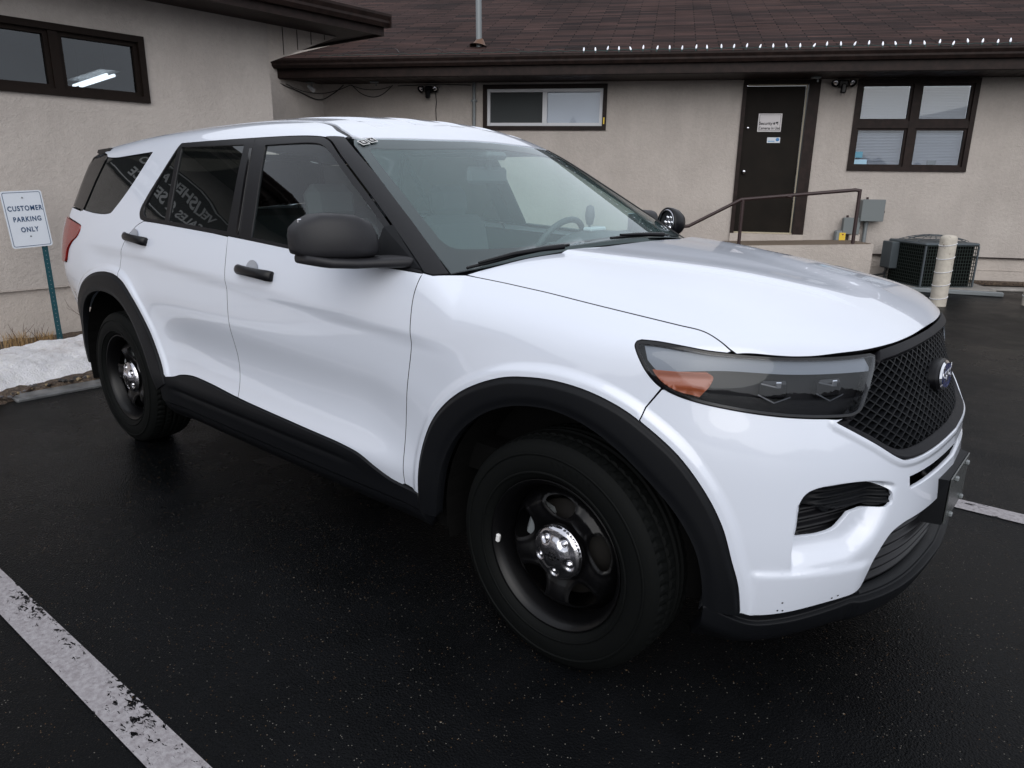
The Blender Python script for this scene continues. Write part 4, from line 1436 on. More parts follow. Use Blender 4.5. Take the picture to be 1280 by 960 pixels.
def panel(name, loop, mat, parent, holes=(), h=0.03, mp=wrap, disp=None, off=0.0, ret=0.014, gap=0.002, mirror=True, crease=(), seam=False):
    """trims a smooth surface patch to an outline; normals come from the surface itself"""
    lp = inset(densify(loop, h), gap) if gap else densify(loop, h)
    hl = [inset(densify(x, h*0.8), -gap) if gap else densify(x, h*0.8) for x in holes]
    mn, mx_ = lp.min(0), lp.max(0)
    gx = np.arange(mn[0]+h*.5, mx_[0], h); gy = np.arange(mn[1]+h*.5, mx_[1], h)
    G = np.stack(np.meshgrid(gx, gy), -1).reshape(-1, 2)
    G = G[inpoly(G, lp)]
    G = G[distpl(G, lp, True) > h*.45]
    for x in hl:
        if len(G):
            G = G[~inpoly(G, x)]
            G = G[distpl(G, x, True) > h*.45]
    cpts = []
    for cpl, dd in crease:
        c_ = densify(cpl, min(h, .014))
        c_ = c_[:np.argmin(np.hypot(*(c_-np.array(cpl[-1])).T))+1]
        for o_ in dd:
            e = np.gradient(c_, axis=0); e /= np.maximum(np.linalg.norm(e, axis=1, keepdims=True), 1e-9)
            cp_ = c_+np.stack([-e[:, 1], e[:, 0]], -1)*o_
            cp_ = cp_[inpoly(cp_, lp)]
            cp_ = cp_[distpl(cp_, lp, True) > h*.3]
            for x in hl:
                cp_ = cp_[~inpoly(cp_, x)]
                cp_ = cp_[distpl(cp_, x, True) > h*.3]
            if len(cp_) and len(cpts):
                prev = np.concatenate(cpts)
                dmin = np.array([np.hypot(*(prev-q_).T).min() if len(prev) else 9 for q_ in cp_])
                cp_ = cp_[dmin > .0018]
            cpts.append(cp_)
            if len(G):
                G = G[distpl(G, c_+np.stack([-e[:, 1], e[:, 0]], -1)*o_) > h*.42]
    allp = [lp]+hl+[G]+cpts
    pts = [Vector((p[0], p[1])) for a in allp for p in a]
    edges = []
    b0 = 0
    loops_idx = []
    for a in [lp]+hl:
        n_ = len(a)
        edges += [(b0+i, b0+(i+1) % n_) for i in range(n_)]
        b0 += n_
    v2, e2, f2, ov, oe, of = delaunay_2d_cdt(pts, edges, [], 1, 1e-6)
    V = np.array([(p.x, p.y) for p in v2])
    F = []
    for f_ in f2:
        F.append(list(f_))
    cen = np.array([V[f_].mean(0) for f_ in F])
    keep = inpoly(cen, lp)
    for x in hl:
        keep &= ~inpoly(cen, x)
    F = [f_ for f_, k in zip(F, keep) if k]
    dfun = (lambda a, b_: off+(disp(a, b_) if disp is not None else 0.0)) if (disp is not None or off) else None
    P = mp(V, dfun)
    e_ = 0.0015
    ds = mp(V+[e_, 0], dfun)-mp(V-[e_, 0], dfun)
    dv = mp(V+[0, e_], dfun)-mp(V-[0, e_], dfun)
    N = np.cross(ds, dv)
    N /= np.maximum(np.linalg.norm(N, axis=1, keepdims=True), 1e-12)
    # boundary edges -> inward return
    cnt = {}
    for f_ in F:
        for i in range(len(f_)):
            a, b_ = f_[i], f_[(i+1) % len(f_)]
            k = (min(a, b_), max(a, b_))
            cnt.setdefault(k, []).append((a, b_))
    bed_ = [x[0] for x in cnt.values() if len(x) == 1]
    verts = [tuple(p) for p in P]; norms = [tuple(p) for p in N]
    faces = [tuple(f_) for f_ in F]
    # orientation
    tri = np.array([[f_[0], f_[1], f_[2]] for f_ in F])
    fn_ = np.cross(P[tri[:, 1]]-P[tri[:, 0]], P[tri[:, 2]]-P[tri[:, 0]])
    if (fn_*N[tri[:, 0]]).sum() < 0:
        faces = [tuple(reversed(f_)) for f_ in faces]
        bed_ = [(b_, a) for a, b_ in bed_]
    nsurf = len(faces)
    if ret:
        tn = {}
        for a, b_ in bed_:
            t_ = P[b_]-P[a]; t_ /= max(np.linalg.norm(t_), 1e-9)
            for k in (a, b_):
                tn[k] = tn.get(k, 0)+np.cross(t_, N[k])
        idx = {}
        for k, tv in tn.items():
            tv = tv/max(np.linalg.norm(tv), 1e-9)
            idx[k] = len(verts)
            nn_ = tv*0.8+N[k]*0.6
            verts.append(tuple(P[k])); norms.append(tuple(nn_/np.linalg.norm(nn_)))
            verts.append(tuple(P[k]-N[k]*ret)); norms.append(tuple(tv))
        for a, b_ in bed_:
            faces.append((idx[b_], idx[a], idx[a]+1, idx[b_]+1))
    def mk(flip):
        vs_ = [(x, -y, z) for x, y, z in verts] if flip else verts
        ns_ = [(x, -y, z) for x, y, z in norms] if flip else norms
        fs_ = [tuple(reversed(f_)) for f_ in faces] if flip else faces
        me = bpy.data.meshes.new(name)
        me.from_pydata(vs_, [], fs_)
        me.polygons.foreach_set("use_smooth", [True]*len(me.polygons))
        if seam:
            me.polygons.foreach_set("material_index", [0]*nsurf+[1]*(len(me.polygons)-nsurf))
        me.normals_split_custom_set_from_vertices(ns_)
        me.update()
        return me
    par = parent if isinstance(parent, (list, tuple)) else (parent, parent)
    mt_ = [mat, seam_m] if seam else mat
    o1 = link(name, mk(False), mt_, par[0])
    if mirror:
        o2 = link(name, mk(True), mt_, par[1])
        return (o1, o2)
    return o1
def msym(pts, c=SC):
    """right half polyline ending near the middle -> add the mirrored half"""
    return list(pts)+[(2*c-s, v_) for s, v_ in reversed(pts)]

# ---- traced outlines in (s, v)
HOODSEAM = cr([(-.179, 1.187), (-.047, 1.180), (.106, 1.170), (.22, 1.160), (.47, 1.128), (.66, 1.099), (.726, 1.087), (.758, 1.070), (.784, 1.050)])
LAMP_TOP = cr([(.560, 1.063), (.604, 1.062), (.675, 1.055), (.726, 1.049), (.784, 1.045), (.889, 1.039), (1.004, 1.035), (1.084, 1.033), (1.195, 1.032)])
LAMP_IN = cr([(1.214, 1.026), (1.207, 1.012), (1.184, .972), (1.155, .922), (1.135, .895), (1.108, .885), (1.07, .884)])
LAMP_BOT = cr([(1.07, .884), (1.0, .888), (.888, .898), (.78, .913), (.69, .930), (.635, .948), (.601, .969), (.570, 1.004), (.548, 1.038), (.543, 1.052), (.549, 1.061)])
LAMP = LAMP_TOP+LAMP_IN+LAMP_BOT[1:]
DOORSEAM = cr([(-.291, 1.172), (-.304, 1.104), (-.304, 1.025), (-.302, .947), (-.322, .832), (-.352, .677), (-.367, .553), (-.370, .461), (-.369, .415)])
BSEAM = [(-1.532, 1.217), (-1.512, 1.13), (-1.497, 1.04), (-1.489, .889), (-1.489, .512)]
ROCK = cr([(-2.246, .479), (-2.12, .492), (-2.04, .515), (-1.926, .530), (-1.748, .527), (-1.472, .510), (-1.0, .494), (-.7, .483), (-.60, .470), (-.52, .440), (-.45, .416), (-.40, .408), (-.285, .405)])
DLOB = cr([(-2.39, 1.249), (-1.535, 1.220), (-1.063, 1.199), (-.748, 1.185), (-.478, 1.177), (-.287, 1.172)])
DLOR = cr([(-2.39, 1.249), (-2.445, 1.262), (-2.470, 1.30), (-2.444, 1.363), (-2.355, 1.489), (-2.262, 1.62), (-2.24, 1.643)])
DLOT = [(-2.24, 1.643), (-1.557, 1.648), (-1.072, 1.650)]
DLOF = cr([(-1.072, 1.650), (-1.02, 1.632), (-.918, 1.571), (-.735, 1.462), (-.566, 1.356), (-.287, 1.173)])
FO = cr([(-.285, .345), (-.279, .44), (-.257, .577), (-.185, .715), (-.055, .832), (.110, .907), (.225, .930), (.332, .936), (.426, .925), (.514, .895), (.58, .855), (.663, .785), (.732, .69), (.776, .60), (.806, .499), (.828, .426), (.845, .331)])
FI = cr([(-.195, .345), (-.178, .431), (-.148, .555), (-.085, .667), (.002, .752), (.111, .813), (.230, .845), (.339, .848), (.432, .824), (.51, .779), (.590, .710), (.650, .645), (.693, .580), (.722, .516), (.740, .440), (.752, .345)])
RO = cr([(-3.395, .36), (-3.392, .55), (-3.35, .70), (-3.22, .83), (-3.07, .905), (-2.909, .951), (-2.72, .968), (-2.60, .955), (-2.503, .922), (-2.386, .84), (-2.293, .726), (-2.236, .607), (-2.178, .491), (-2.165, .45)])
RI = cr([(-3.31, .36), (-3.30, .50), (-3.26, .62), (-3.19, .722), (-3.09, .792), (-2.96, .838), (-2.795, .860), (-2.64, .846), (-2.54, .80), (-2.46, .715), (-2.405, .61), (-2.366, .521), (-2.306, .386)])
BSEAM2 = [(.616, .953), (.580, .902), (.566, .868)]
WEDGE = cr([(.845, .335), (.887, .329), (.943, .334), (1.04, .352), (1.10, .360), (1.143, .366), (1.168, .380), (1.182, .420), (1.198, .470), (1.239, .534), (1.285, .553), (1.335, .558), (SC-.001, .562)])
GLOW = cr([(1.05, .876), (1.075, .862), (1.161, .811), (1.234, .764), (1.27, .748), (1.319, .742), (1.441, .742), (SC-.001, .745)])

def near(pl, p):
    return int(np.argmin([np.hypot(q[0]-p[0], q[1]-p[1]) for q in pl]))

car = empty("police_suv", (0, 0, 0))
tag(car, "white four-door SUV with black wheels, mirrors and arch trim", "car")

# light raised lip round the wheel arches
fo_np, ro_np = np.array(FO), np.array(RO)
RG = (.008, .013, .019, .025, .031, .038, .046, .056, -.008, -.013, -.019, -.025, -.031, -.038, -.046, -.056)
def lipdisp(pl):
    def g(s, v_):
        d_ = distpl(np.stack([s, v_], -1), pl)
        return 0.010*(1-ss(0.012, 0.045, d_))
    return g

# ---- inner black shell closes the seams
UN_B = [(-3.55, .62), (-3.35, .75)]
panel("inner_shell", [(-.36, .34), (-.36, 1.10), (-.2, 1.16), (.40, 1.10), (.50, 1.07), (.515, 1.0), (.56, .94), (.60, .90)]+[(s-.03*(1 if s > .3 else -1), v_+.03) for s, v_ in reversed(FO) if v_ > .5][0:]+[(-.31, .36)],
      dark, car, h=.06, off=-.022, ret=0, gap=0)
panel("inner_shell", [(-2.2, .34), (-2.22, .55)]+[(s, v_+.03) for s, v_ in reversed(RO) if v_ > .62]+[(-3.6, .62), (-3.6, 1.22), (-2.6, 1.22), (-.3, 1.15), (-.3, .34)], dark, car, h=.06, off=-.02, ret=0, gap=0)

# ---- fender
i0 = near(LAMP_BOT, (.616, .955))
i1 = near(FO, (.566, .868)); i2 = near(FO, (-.283, .405))
fend = [(-.291, 1.174), (-.25, 1.170), (-.205, 1.180)]+HOODSEAM+LAMP_TOP[::-1][near(LAMP_TOP[::-1], (.784, 1.045))+1:]+LAMP_BOT[::-1][1:len(LAMP_BOT)-i0]+BSEAM2[1:]+FO[i2:i1+1][::-1]+DOORSEAM[::-1]
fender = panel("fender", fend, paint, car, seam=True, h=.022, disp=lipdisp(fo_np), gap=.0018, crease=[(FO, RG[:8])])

# ---- doors
fd_loop = DLOB[near(DLOB, (-1.535, 1.22)):]+DOORSEAM[1:]+[p for p in ROCK[::-1] if -1.485 < p[0] < -.372]+BSEAM[::-1][:-1]
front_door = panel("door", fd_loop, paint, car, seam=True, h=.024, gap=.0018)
ir = near(RO, (-2.60, .955)); ie = near(RO, (-2.19, .51))
RSEAM = cr([(-2.39, 1.247), (-2.46, 1.22), (-2.55, 1.15), (-2.605, 1.06), (-2.612, 1.0), (-2.60, .957)])
rd_loop = BSEAM+[p for p in ROCK[::-1] if p[0] < -1.495]+RO[ir:ie+1][::-1]+RSEAM[::-1][1:]+DLOB[1:near(DLOB, (-1.535, 1.22))]
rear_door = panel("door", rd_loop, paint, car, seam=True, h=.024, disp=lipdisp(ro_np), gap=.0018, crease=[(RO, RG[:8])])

# ---- side frame: roof rail, rear pillar and quarter
YD = spl([-3.75, -3.4, -3.0, -2.5, -2.0, -1.6, -1.5, -1.40, -1.317, -1.29], [.555, .575, .588, .597, .602, .603, .612, .640, .662, .650])
xs_ = np.linspace(-3.70, -1.30, 34)
Pd = topm(np.stack([xs_, -YD(xs_)], -1))
def to_sv(P):
    s = s_of(P)
    x, y, z = P[:, 0], np.abs(P[:, 1]), P[:, 2]
    r = np.where(x < XR, np.hypot(XR-x, y), np.where(x > XC, np.hypot(x-XC, y), y))
    return s, np.where(z > 1, 1+.9*np.arctan2(z-1, r), z)
sd_, vd_ = to_sv(Pd)
DITCH = [(float(a), float(b_)) for a, b_ in zip(sd_, vd_)]
QG = cr([(-3.225, 1.574), (-2.535, 1.606)])+cr([(-2.535, 1.606), (-2.665, 1.433), (-2.80, 1.300), (-2.83, 1.277), (-2.88, 1.268), (-2.97, 1.264), (-3.316, 1.262)])[1:]+cr([(-3.316, 1.262), (-3.28, 1.421), (-3.225, 1.574)])[1:-1]
TAIL = cr([(-3.278, 1.180), (-3.254, 1.172), (-3.252, 1.150), (-3.278, 1.115), (-3.335, 1.085), (-3.385, 1.04), (-3.415, .97), (-3.47, .97), (-3.56, 1.03), (-3.60, 1.12), (-3.60, 1.185), (-3.45, 1.19), (-3.276, 1.181)], 3)[:-1]
REAR_S = -3.62
sf = DITCH+[(-1.0, 1.682)]+[(-1.062, 1.654)]+DLOT[::-1][1:]+DLOR[::-1][1:]+RSEAM[1:]+RO[near(RO, (-3.39, .60)):ir][::-1]+[(REAR_S, .60), (REAR_S, 1.245), (-3.336, 1.250), (-3.302, 1.42), (-3.246, 1.586), (-3.56, 1.598)]
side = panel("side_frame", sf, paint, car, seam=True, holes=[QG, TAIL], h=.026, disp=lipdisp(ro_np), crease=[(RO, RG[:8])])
panel("quarter_window", QG, glass_dark, car, h=.04, off=-.004, ret=.004)
def bumps(s, v_):
    return 0.018*np.clip((-3.24-s)/.16, 0, 1)
panel("window_edge_strip", [(-3.308, 1.256), (-3.344, 1.250), (-3.309, 1.42), (-3.253, 1.586), (-3.218, 1.580), (-3.273, 1.421)], blk_g, car, h=.03, off=.002, ret=.004, gap=0)
panel("tail_lamp", TAIL, red_lens, car, h=.018, disp=lambda s, v_: 0.004+bumps(s, v_)*.5)

# tail (not seen from the front, closes the body)
def rsym(pts):
    return list(pts)+[(2*SR-s, v_) for s, v_ in reversed(pts)]
panel("tailgate", rsym([(REAR_S, .62), (REAR_S, 1.25)])[::-1], paint, car, h=.05, mirror=False)
panel("rear_window", rsym([(-3.60, 1.250), (-3.340, 1.256), (-3.306, 1.42), (-3.25, 1.580), (-3.56, 1.59)])[::-1], blk_g, car, h=.05, mirror=False, off=-.002)
panel("rear_bumper", rsym([(-3.40, .28), (-3.40, .60)])[::-1], blk, car, h=.05, mirror=False, off=-.03)
mb = MB()
mb.prism([(-3.45, 1.628), (-3.45, 1.600), (-3.60, 1.590), (-3.64, 1.604), (-3.62, 1.620)], -.712, .712, Matrix(((1, 0, 0, 0), (0, 0, 1, 0), (0, 1, 0, 0), (0, 0, 0, 1))))
mb.build("roof_spoiler", blk_s, car)

# ---- roof, ditch strip, windscreen
xs2 = np.linspace(-3.66, -1.305, 30)
HDR = cr([(-1.282, -.645), (-1.245, -.55), (-1.205, -.42), (-1.170, -.24), (-1.158, 0)])
roofR = [(float(x), float(-(YD(x)-.024))) for x in xs2]
rl = roofR+[(x, y) for x, y in HDR if y > -.62]
roof_loop = rl+[(x, -y) for x, y in reversed(rl[:-1])]
def ribs(x, y):
    a = np.abs(y)
    prof_ = 0
    for c in (0.0, .215, .43):
        prof_ = prof_+(1-ss(.040, .060, np.abs(a-c)))
    return -.011*prof_*ss(-1.30, -1.42, x)*ss(-3.55, -3.4, x)
rib_l = [([(-1.30, sg_*(c_+d_)), (-3.6, sg_*(c_+d_))], (0.0,)) for c_ in (0.0, .215, .43) for d_ in (.04, .0467, .0533, .06, -.04, -.0467, -.0533, -.06) for sg_ in (1, -1) if not (c_ == 0 and sg_ < 0)]
roofp = panel("roof", roof_loop, paint, car, mp=topm, h=.03, disp=ribs, mirror=False, crease=rib_l)
ch = [(float(x), float(-(YD(x)-.022))) for x in xs2]+[(float(x), float(-(YD(x)-.001))) for x in xs2[::-1]]
panel("roof_ditch_strip", ch, blk_s, car, mp=topm, h=.02, off=-.006, gap=0, ret=.01)
WSE = cr([(-1.288, -.662), (-1.03, -.735), (-.80, -.797), (-.514, -.868)])
WSB = cr([(-.514, -.868), (-.47, -.72), (-.425, -.48), (-.395, -.22), (-.385, 0)])
wl = [(x, y) for x, y in HDR[::-1]][::1]
WS = wl+WSE[1:]+WSB[1:]
WS = WS+[(x, -y) for x, y in reversed(WS[1:-1])]
WI = cr([(-1.098, 0), (-1.105, -.25), (-1.135, -.45), (-1.175, -.585), (-1.19, -.617), (-1.185, -.636), (-1.15, -.65), (-.936, -.707), (-.70, -.765), (-.645, -.776), (-.605, -.766), (-.575, -.725), (-.507, -.567), (-.46, -.38), (-.438, -.2), (-.432, 0)])
WI = WI+[(x, -y) for x, y in reversed(WI[1:-1])]
windscreen = panel("windscreen", WS, glass_ws, car, mp=topm, h=.035, mirror=False, off=-.003, ret=0)
panel("black_border", WS, pm("black_ceramic_frit", (0.012, 0.012, 0.014), 0.35), windscreen, holes=[WI], mp=topm, h=.03, mirror=False, off=-.0065, ret=0)
panel("windscreen_haze", WI, glass_haze, windscreen, mp=topm, h=.05, mirror=False, off=-.009, ret=0, gap=-.004)  # added sheet below the windscreen carrying the painted haze

# ---- hood
HR = cr([(-.479, -.828), (-.42, -.74), (-.378, -.63), (-.325, -.48), (-.285, -.27), (-.27, 0)])
HS3 = wrap(np.array([p for p in HOODSEAM if p[0] > -.17]))
HE_ = cr([(.452, -.795), (.528, -.728), (.577, -.672), (.622, -.602), (.676, -.484), (.710, -.345), (.727, -.182), (.731, 0)])
hs = [(float(p[0]), float(p[1])) for p in HS3[:-1]]
hl_ = HR[::-1]+hs[1:]+HE_
HOOD = hl_+[(x, -y) for x, y in reversed(hl_[1:-1])]
def hooddisp(x, y):
    a = np.abs(y)
    yl = 0.50-0.30*ss(-.5, .75, x)            # crease runs in towards the nose
    fade = (1-ss(.42, .62, x))
    up_ = (1-ss(-.012, .016, a-yl))
    broad = (1-ss(-.26, .0, a-yl))
    return fade*(0.010*up_-0.007*broad)
hx_ = np.linspace(-.40, .64, 60)
hcr = [([(float(x), float(sg_*(0.50-0.30*ss(-.5, .75, np.array(x))))) for x in hx_], (0.0, .005, .010, .016, .024, -.005, -.010, -.016, -.024)) for sg_ in (1, -1)]
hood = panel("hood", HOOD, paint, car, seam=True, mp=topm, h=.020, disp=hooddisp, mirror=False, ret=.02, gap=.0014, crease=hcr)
# cowl
CW = [(x-.004, y) for x, y in HR[::-1]]+[(-.512, -.862)]+WSB[1:]
CW = [(x, y) for x, y in CW]
cwl = [(x+.03, y) for x, y in HR[::-1]]
CWL = cwl+[(-.50, -.85)]+[(x-.03, y) for x, y in WSB[1:]]
CWL = CWL+[(x, -y) for x, y in reversed(CWL[1:-1])]
panel("cowl_panel", CWL, blk, car, mp=topm, h=.05, off=-.028, mirror=False, ret=0, gap=0)

# ---- A pillar trim
at = [(-.285, 1.176)]+[(s+.004, v_+.004) for s, v_ in DLOF[::-1]][1:-1]+[(-1.066, 1.656), (-1.004, 1.684), (-.729, 1.529), (-.47, 1.358), (-.214, 1.184), (-.25, 1.172)]
panel("pillar_trim", at, blk_s, car, h=.02, off=.003, ret=.012, gap=.001)

# ---- window frames and glass
GF = cr([(-1.447, 1.612), (-1.143, 1.618)], 2)+cr([(-1.143, 1.618), (-1.06, 1.613), (-.99, 1.585), (-.83, 1.489), (-.592, 1.345), (-.49, 1.275), (-.44, 1.215), (-.50, 1.192)])[1:]+cr([(-.50, 1.192), (-.748, 1.200), (-1.068, 1.213), (-1.345, 1.226)])[1:]
GR = [(-2.216, 1.621), (-1.625, 1.618), (-1.552, 1.240), (-2.120, 1.260)]
GQ = [(-2.256, 1.61)]+cr([(-2.256, 1.61), (-2.34, 1.481), (-2.405, 1.364), (-2.428, 1.313), (-2.415, 1.285), (-2.385, 1.270), (-2.16, 1.2615)])[1:]
pb = [(-1.436, 1.2175), (-1.553, 1.6475)]
ff = [pb[0]]+[p for p in DLOB if p[0] > -1.42]+DLOF[::-1][1:]+[(-1.3, 1.649)]+[pb[1]]
fr = [pb[1]]+DLOT[::-1][2:]+DLOR[::-1][1:]+[p for p in DLOB if -2.38 < p[0] < -1.45]+[pb[0]]
wf = panel("window_frame", ff, blk_s, front_door, holes=[GF], h=.03, off=.002, gap=.0015, ret=.012)
wr = panel("window_frame", fr, blk_s, rear_door, holes=[GR, GQ], h=.03, off=.002, gap=.0015, ret=.012)
panel("window", GF, glass_front, front_door, h=.05, off=-.004, ret=0, gap=-.004)
panel("window", GR, glass_dark, rear_door, h=.05, off=-.004, ret=0, gap=-.004)
panel("fixed_window", GQ, glass_dark, rear_door, h=.05, off=-.004, ret=0, gap=-.004)
# pillar blade between the doors
pb1 = [(-1.470, 1.232), (-1.450, 1.232), (-1.545, 1.60), (-1.565, 1.60)]
panel("pillar_blade", pb1, blk_g, front_door, h=.03, off=.0045, ret=.006, gap=0)

# ---- flares and sill trim
def flare(outer, inner, name="arch_trim"):
    on = np.array(outer)
    inn = np.array(inner)
    def dsp(s, v_):
        q = np.stack([s, v_], -1)
        d1 = distpl(q, on)
        d2 = distpl(q, inn)
        return .010+.010*ss(0, .02, d1)-.006*ss(.035, .0, d2)
    return panel(name, list(outer)+list(inner)[::-1], blk, car, h=.018, disp=dsp, ret=.035, gap=.0005, crease=[(outer, (-.004, -.009, -.014, -.020, -.027)), (inner, (.006, .013, .021, .029, .037))])
flare(FO, FI)
flare(RO, RI)
def rockdisp(s, v_):
    d_ = .012*ss(.245, .33, v_)-.03*(1-ss(.22, .33, v_))
    d_ = d_-.006*gs(v_, .425, .012)*ss(-2.2, -2.0, s)*(1-ss(-.75, -.6, s))-.008*(1-ss(.330, .345, v_))
    return d_
rk = [(-2.19, .505)]+[p for p in ROCK if p[0] > -2.18]+[(-.285, .345), (-.27, .26), (-2.26, .26), (-2.26, .40)]
panel("sill_trim", rk, blk, car, h=.02, disp=rockdisp, ret=.03, gap=.0015, crease=[([(-2.2, v0), (-.3, v0)], (0.0,)) for v0 in (.330, .335, .340, .345, .410, .418, .425, .432, .440)])

# ---- headlamps
lampN = np.array(LAMP)
lens = panel("headlamp", LAMP, glass_lamp, car, h=.018, off=-.005, ret=0, gap=.006, disp=lambda s, v_: .013*(1-((v_-.968)/.085)**2)*ss(.545, .70, s)*(1-.6*ss(1.12, 1.2, s)))
panel("lamp_housing", LAMP, pm("lamp_housing_black", (0.004, 0.004, 0.005), 0.5, 0, 0.15), lens, h=.03, off=-.046, ret=0, gap=-.006)
rimN = [tuple(p) for p in inset(densify(LAMP, .02), .009)]
panel("lamp_bezel", LAMP, blk_g, lens, holes=[rimN], h=.02, off=-.004, ret=.018, gap=.001)
mid_l = cr([(.605, .995), (.70, 1.003), (.78, 1.006), (.95, .998), (1.1, .993), (1.19, .990)])
top_i = [(s, v_-.010) for s, v_ in LAMP_TOP]
panel("light_guide", [(.568, 1.052)]+[p for p in top_i if p[0] > .58 and p[0] < 1.19]+[(1.190, 1.000)]+[p for p in mid_l[::-1]]+[(.578, 1.02)], drl, lens, h=.02, off=-.016, ret=.02, gap=0)
AMB = cr([(.592, 1.0), (.66, .999), (.742, .993), (.737, .970), (.712, .938)])+cr([(.712, .938), (.655, .950), (.618, .970), (.598, .990)])[1:]
panel("amber_reflector", AMB, amber, lens, h=.012, off=-.014, ret=.015, gap=0, disp=lambda s, v_: .0006*np.sin(v_*900))
def lampbits():
    for mir in (1, -1):
        lo = lens[0] if mir == 1 else lens[1]
        for (s0, v0) in ((.90, .957), (1.055, .955)):
            q = wrap(np.array([[s0, v0]]), lambda a, b_: -.036)[0]
            qd = (wrap(np.array([[s0+.01, v0]]))-wrap(np.array([[s0-.01, v0]])))[0]
            M_ = frame((q[0], q[1], q[2]), qd, (0, 0, 1))
            mb = MB()
            mb.box((0, 0, 0.004), (0.075, 0.050, 0.028), bev=0.008)
            mb2 = MB()
            mb2.add([(-.040, .018, .018), (-.002, .010, .024), (-.002, .014, .024), (-.040, .022, .018)], [(0, 1, 2, 3)])
            mb2.box((0.006, 0.016, .022), (0.016, 0.018, 0.006), bev=.002)
            mb2.add([(-.045, -.012, .018), (.0, -.034, .022), (.045, -.020, .018), (.045, -.016, .018), (.0, -.030, .022), (-.045, -.008, .018)], [(0, 1, 4, 5), (1, 2, 3, 4)])
            for m_, nm, mt_ in ((mb, "projector_module", blk_g), (mb2, "chrome_accent", chrome2)):
                m_.v = [tuple((lambda p: Vector((p.x, mir*p.y, p.z)))(M_ @ Vector(p))) for p in m_.v]
                m_.build(nm, mt_, lo)
lampbits()

# ---- bumper
BROW = cr([(.946, .458), (.950, .60), (.955, .668), (.970, .694), (1.0, .708), (1.115, .713), (1.20, .700), (1.25, .683)])
SHELF = cr([(.946, .458), (1.036, .470), (1.12, .478), (1.150, .490)])
PIL = cr([(1.150, .490), (1.18, .53), (1.215, .59), (1.25, .683)])
RECP = BROW+PIL[::-1][1:]+SHELF[::-1][1:-1]
def bumpdisp(s, v_):
    sm = np.where(s > SC, 2*SC-s, s)
    q = np.stack([sm, v_], -1)
    ins = inpoly(q, RECP)
    a = distpl(q, BROW); b_ = distpl(q, SHELF); c_ = distpl(q, PIL)
    dep = .036*ss(0, .014, a)*ss(-.01, .085, b_)*ss(-.004, .06, c_)
    d_ = -np.where(ins, dep, 0.0)
    band = (1-ss(.446, .480, v_))*ss(.845, .875, sm)*(1-ss(1.14, 1.20, sm))
    d_ = d_+.008*band
    d_ = d_+.008*(1-ss(.010, .045, distpl(q, fo_np)))
    # crease ring round the grille and under it
    g_ = distpl(q, GLOW)
    d_ = d_+.006*(1-ss(.008, .028, g_))
    return d_
INTK = cr([(.957, .556), (.955, .63), (.962, .664), (.985, .684), (1.072, .692), (1.150, .693)])+cr([(1.150, .693), (1.185, .684), (1.226, .664), (1.231, .645), (1.227, .628), (1.17, .617), (1.122, .609)])[1:]+cr([(1.122, .609), (1.10, .585), (1.08, .567), (1.04, .557), (.985, .554)])[1:]
SLOT = [(1.300, .690), (1.45, .693), (SC, .694)]
SLOT = SLOT+[(2*SC-s, v_) for s, v_ in reversed(SLOT[:-1])]+[(2*SC-1.304, .654), (2*SC-1.45, .658), (SC, .658), (1.45, .658), (1.304, .654)]
ifo = near(FO, (.845, .335))
bl = [(.616, .953)]+LAMP_BOT[:i0+1][::-1][1:]+GLOW[0:]
bl2 = [q for q in bl]
br_half_low = WEDGE[::-1]+FO[i1:ifo+1][::-1]+BSEAM2[::-1][1:-1]
loopR = bl2
BUMP = bl2+[(2*SC-s, v_) for s, v_ in reversed(bl2)]
low = FO[i1:ifo+1][::-1]   # from bottom up (right)
lowloop_R = WEDGE           # left to centre
BUMP = bl2+[(2*SC-s, v_) for s, v_ in reversed(bl2)]+[(2*SC-s, v_) for s, v_ in BSEAM2[1:]]+[(2*SC-s, v_) for s, v_ in FO[i1:ifo+1]]+[(2*SC-s, v_) for s, v_ in WEDGE[1:]]+WEDGE[::-1]+FO[i1:ifo+1][::-1]+BSEAM2[::-1][:-1]
def dedupe(lp):
    out = []
    for p in lp:
        if not out or math.hypot(p[0]-out[-1][0], p[1]-out[-1][1]) > 1e-4:
            out.append(p)
    return out
BUMP = dedupe(BUMP)
mirror_pl = lambda pl: [(2*SC-s, v_) for s, v_ in pl]
crs = []
for pl_, of_ in ((BROW, (0.0, .005, -.005, .010, -.010, .015, -.015)), (SHELF, (-.012, -.006, 0.0, .006, .012, .02, -.02)), (PIL, (0.0, .012, -.012, .025, -.025)), (GLOW, (.008, .014, .020, .028, -.008, -.014, -.020, -.028)),
                 (FO, RG), ([(.84, .450), (1.2, .450)], (0.0, .005, .010, .015, .020, .026))):
    crs += [(pl_, of_), (mirror_pl(pl_), of_)]
bumper = panel("front_bumper", BUMP, paint, car, holes=[INTK, mirror_pl(INTK)[::-1], SLOT], h=.017, disp=bumpdisp, mirror=False, ret=.014, crease=crs)

# unused bracket holes in the bumper skin
for (s0, v0) in ((.943, .372), (.935, .346), (.948, .345), (1.078, .369), (1.095, .374)):
    panel("bumper_hole", [(s0+.0026*math.cos(a*math.pi/5), v0+.0026*math.sin(a*math.pi/5)) for a in range(10)], dark, bumper, h=.01, disp=lambda s, v_: bumpdisp(s, v_)+.0008, ret=0, gap=0, mirror=False)

# dark cavity behind every front opening
panel("nose_backing", msym([(.70, .30), (.70, .90), (1.0, 1.0), (1.2, 1.02), (SC-.01, 1.02)])+[(2*SC-.70, .30)], dark, car, h=.06, off=-.105, ret=0, gap=0, mirror=False)
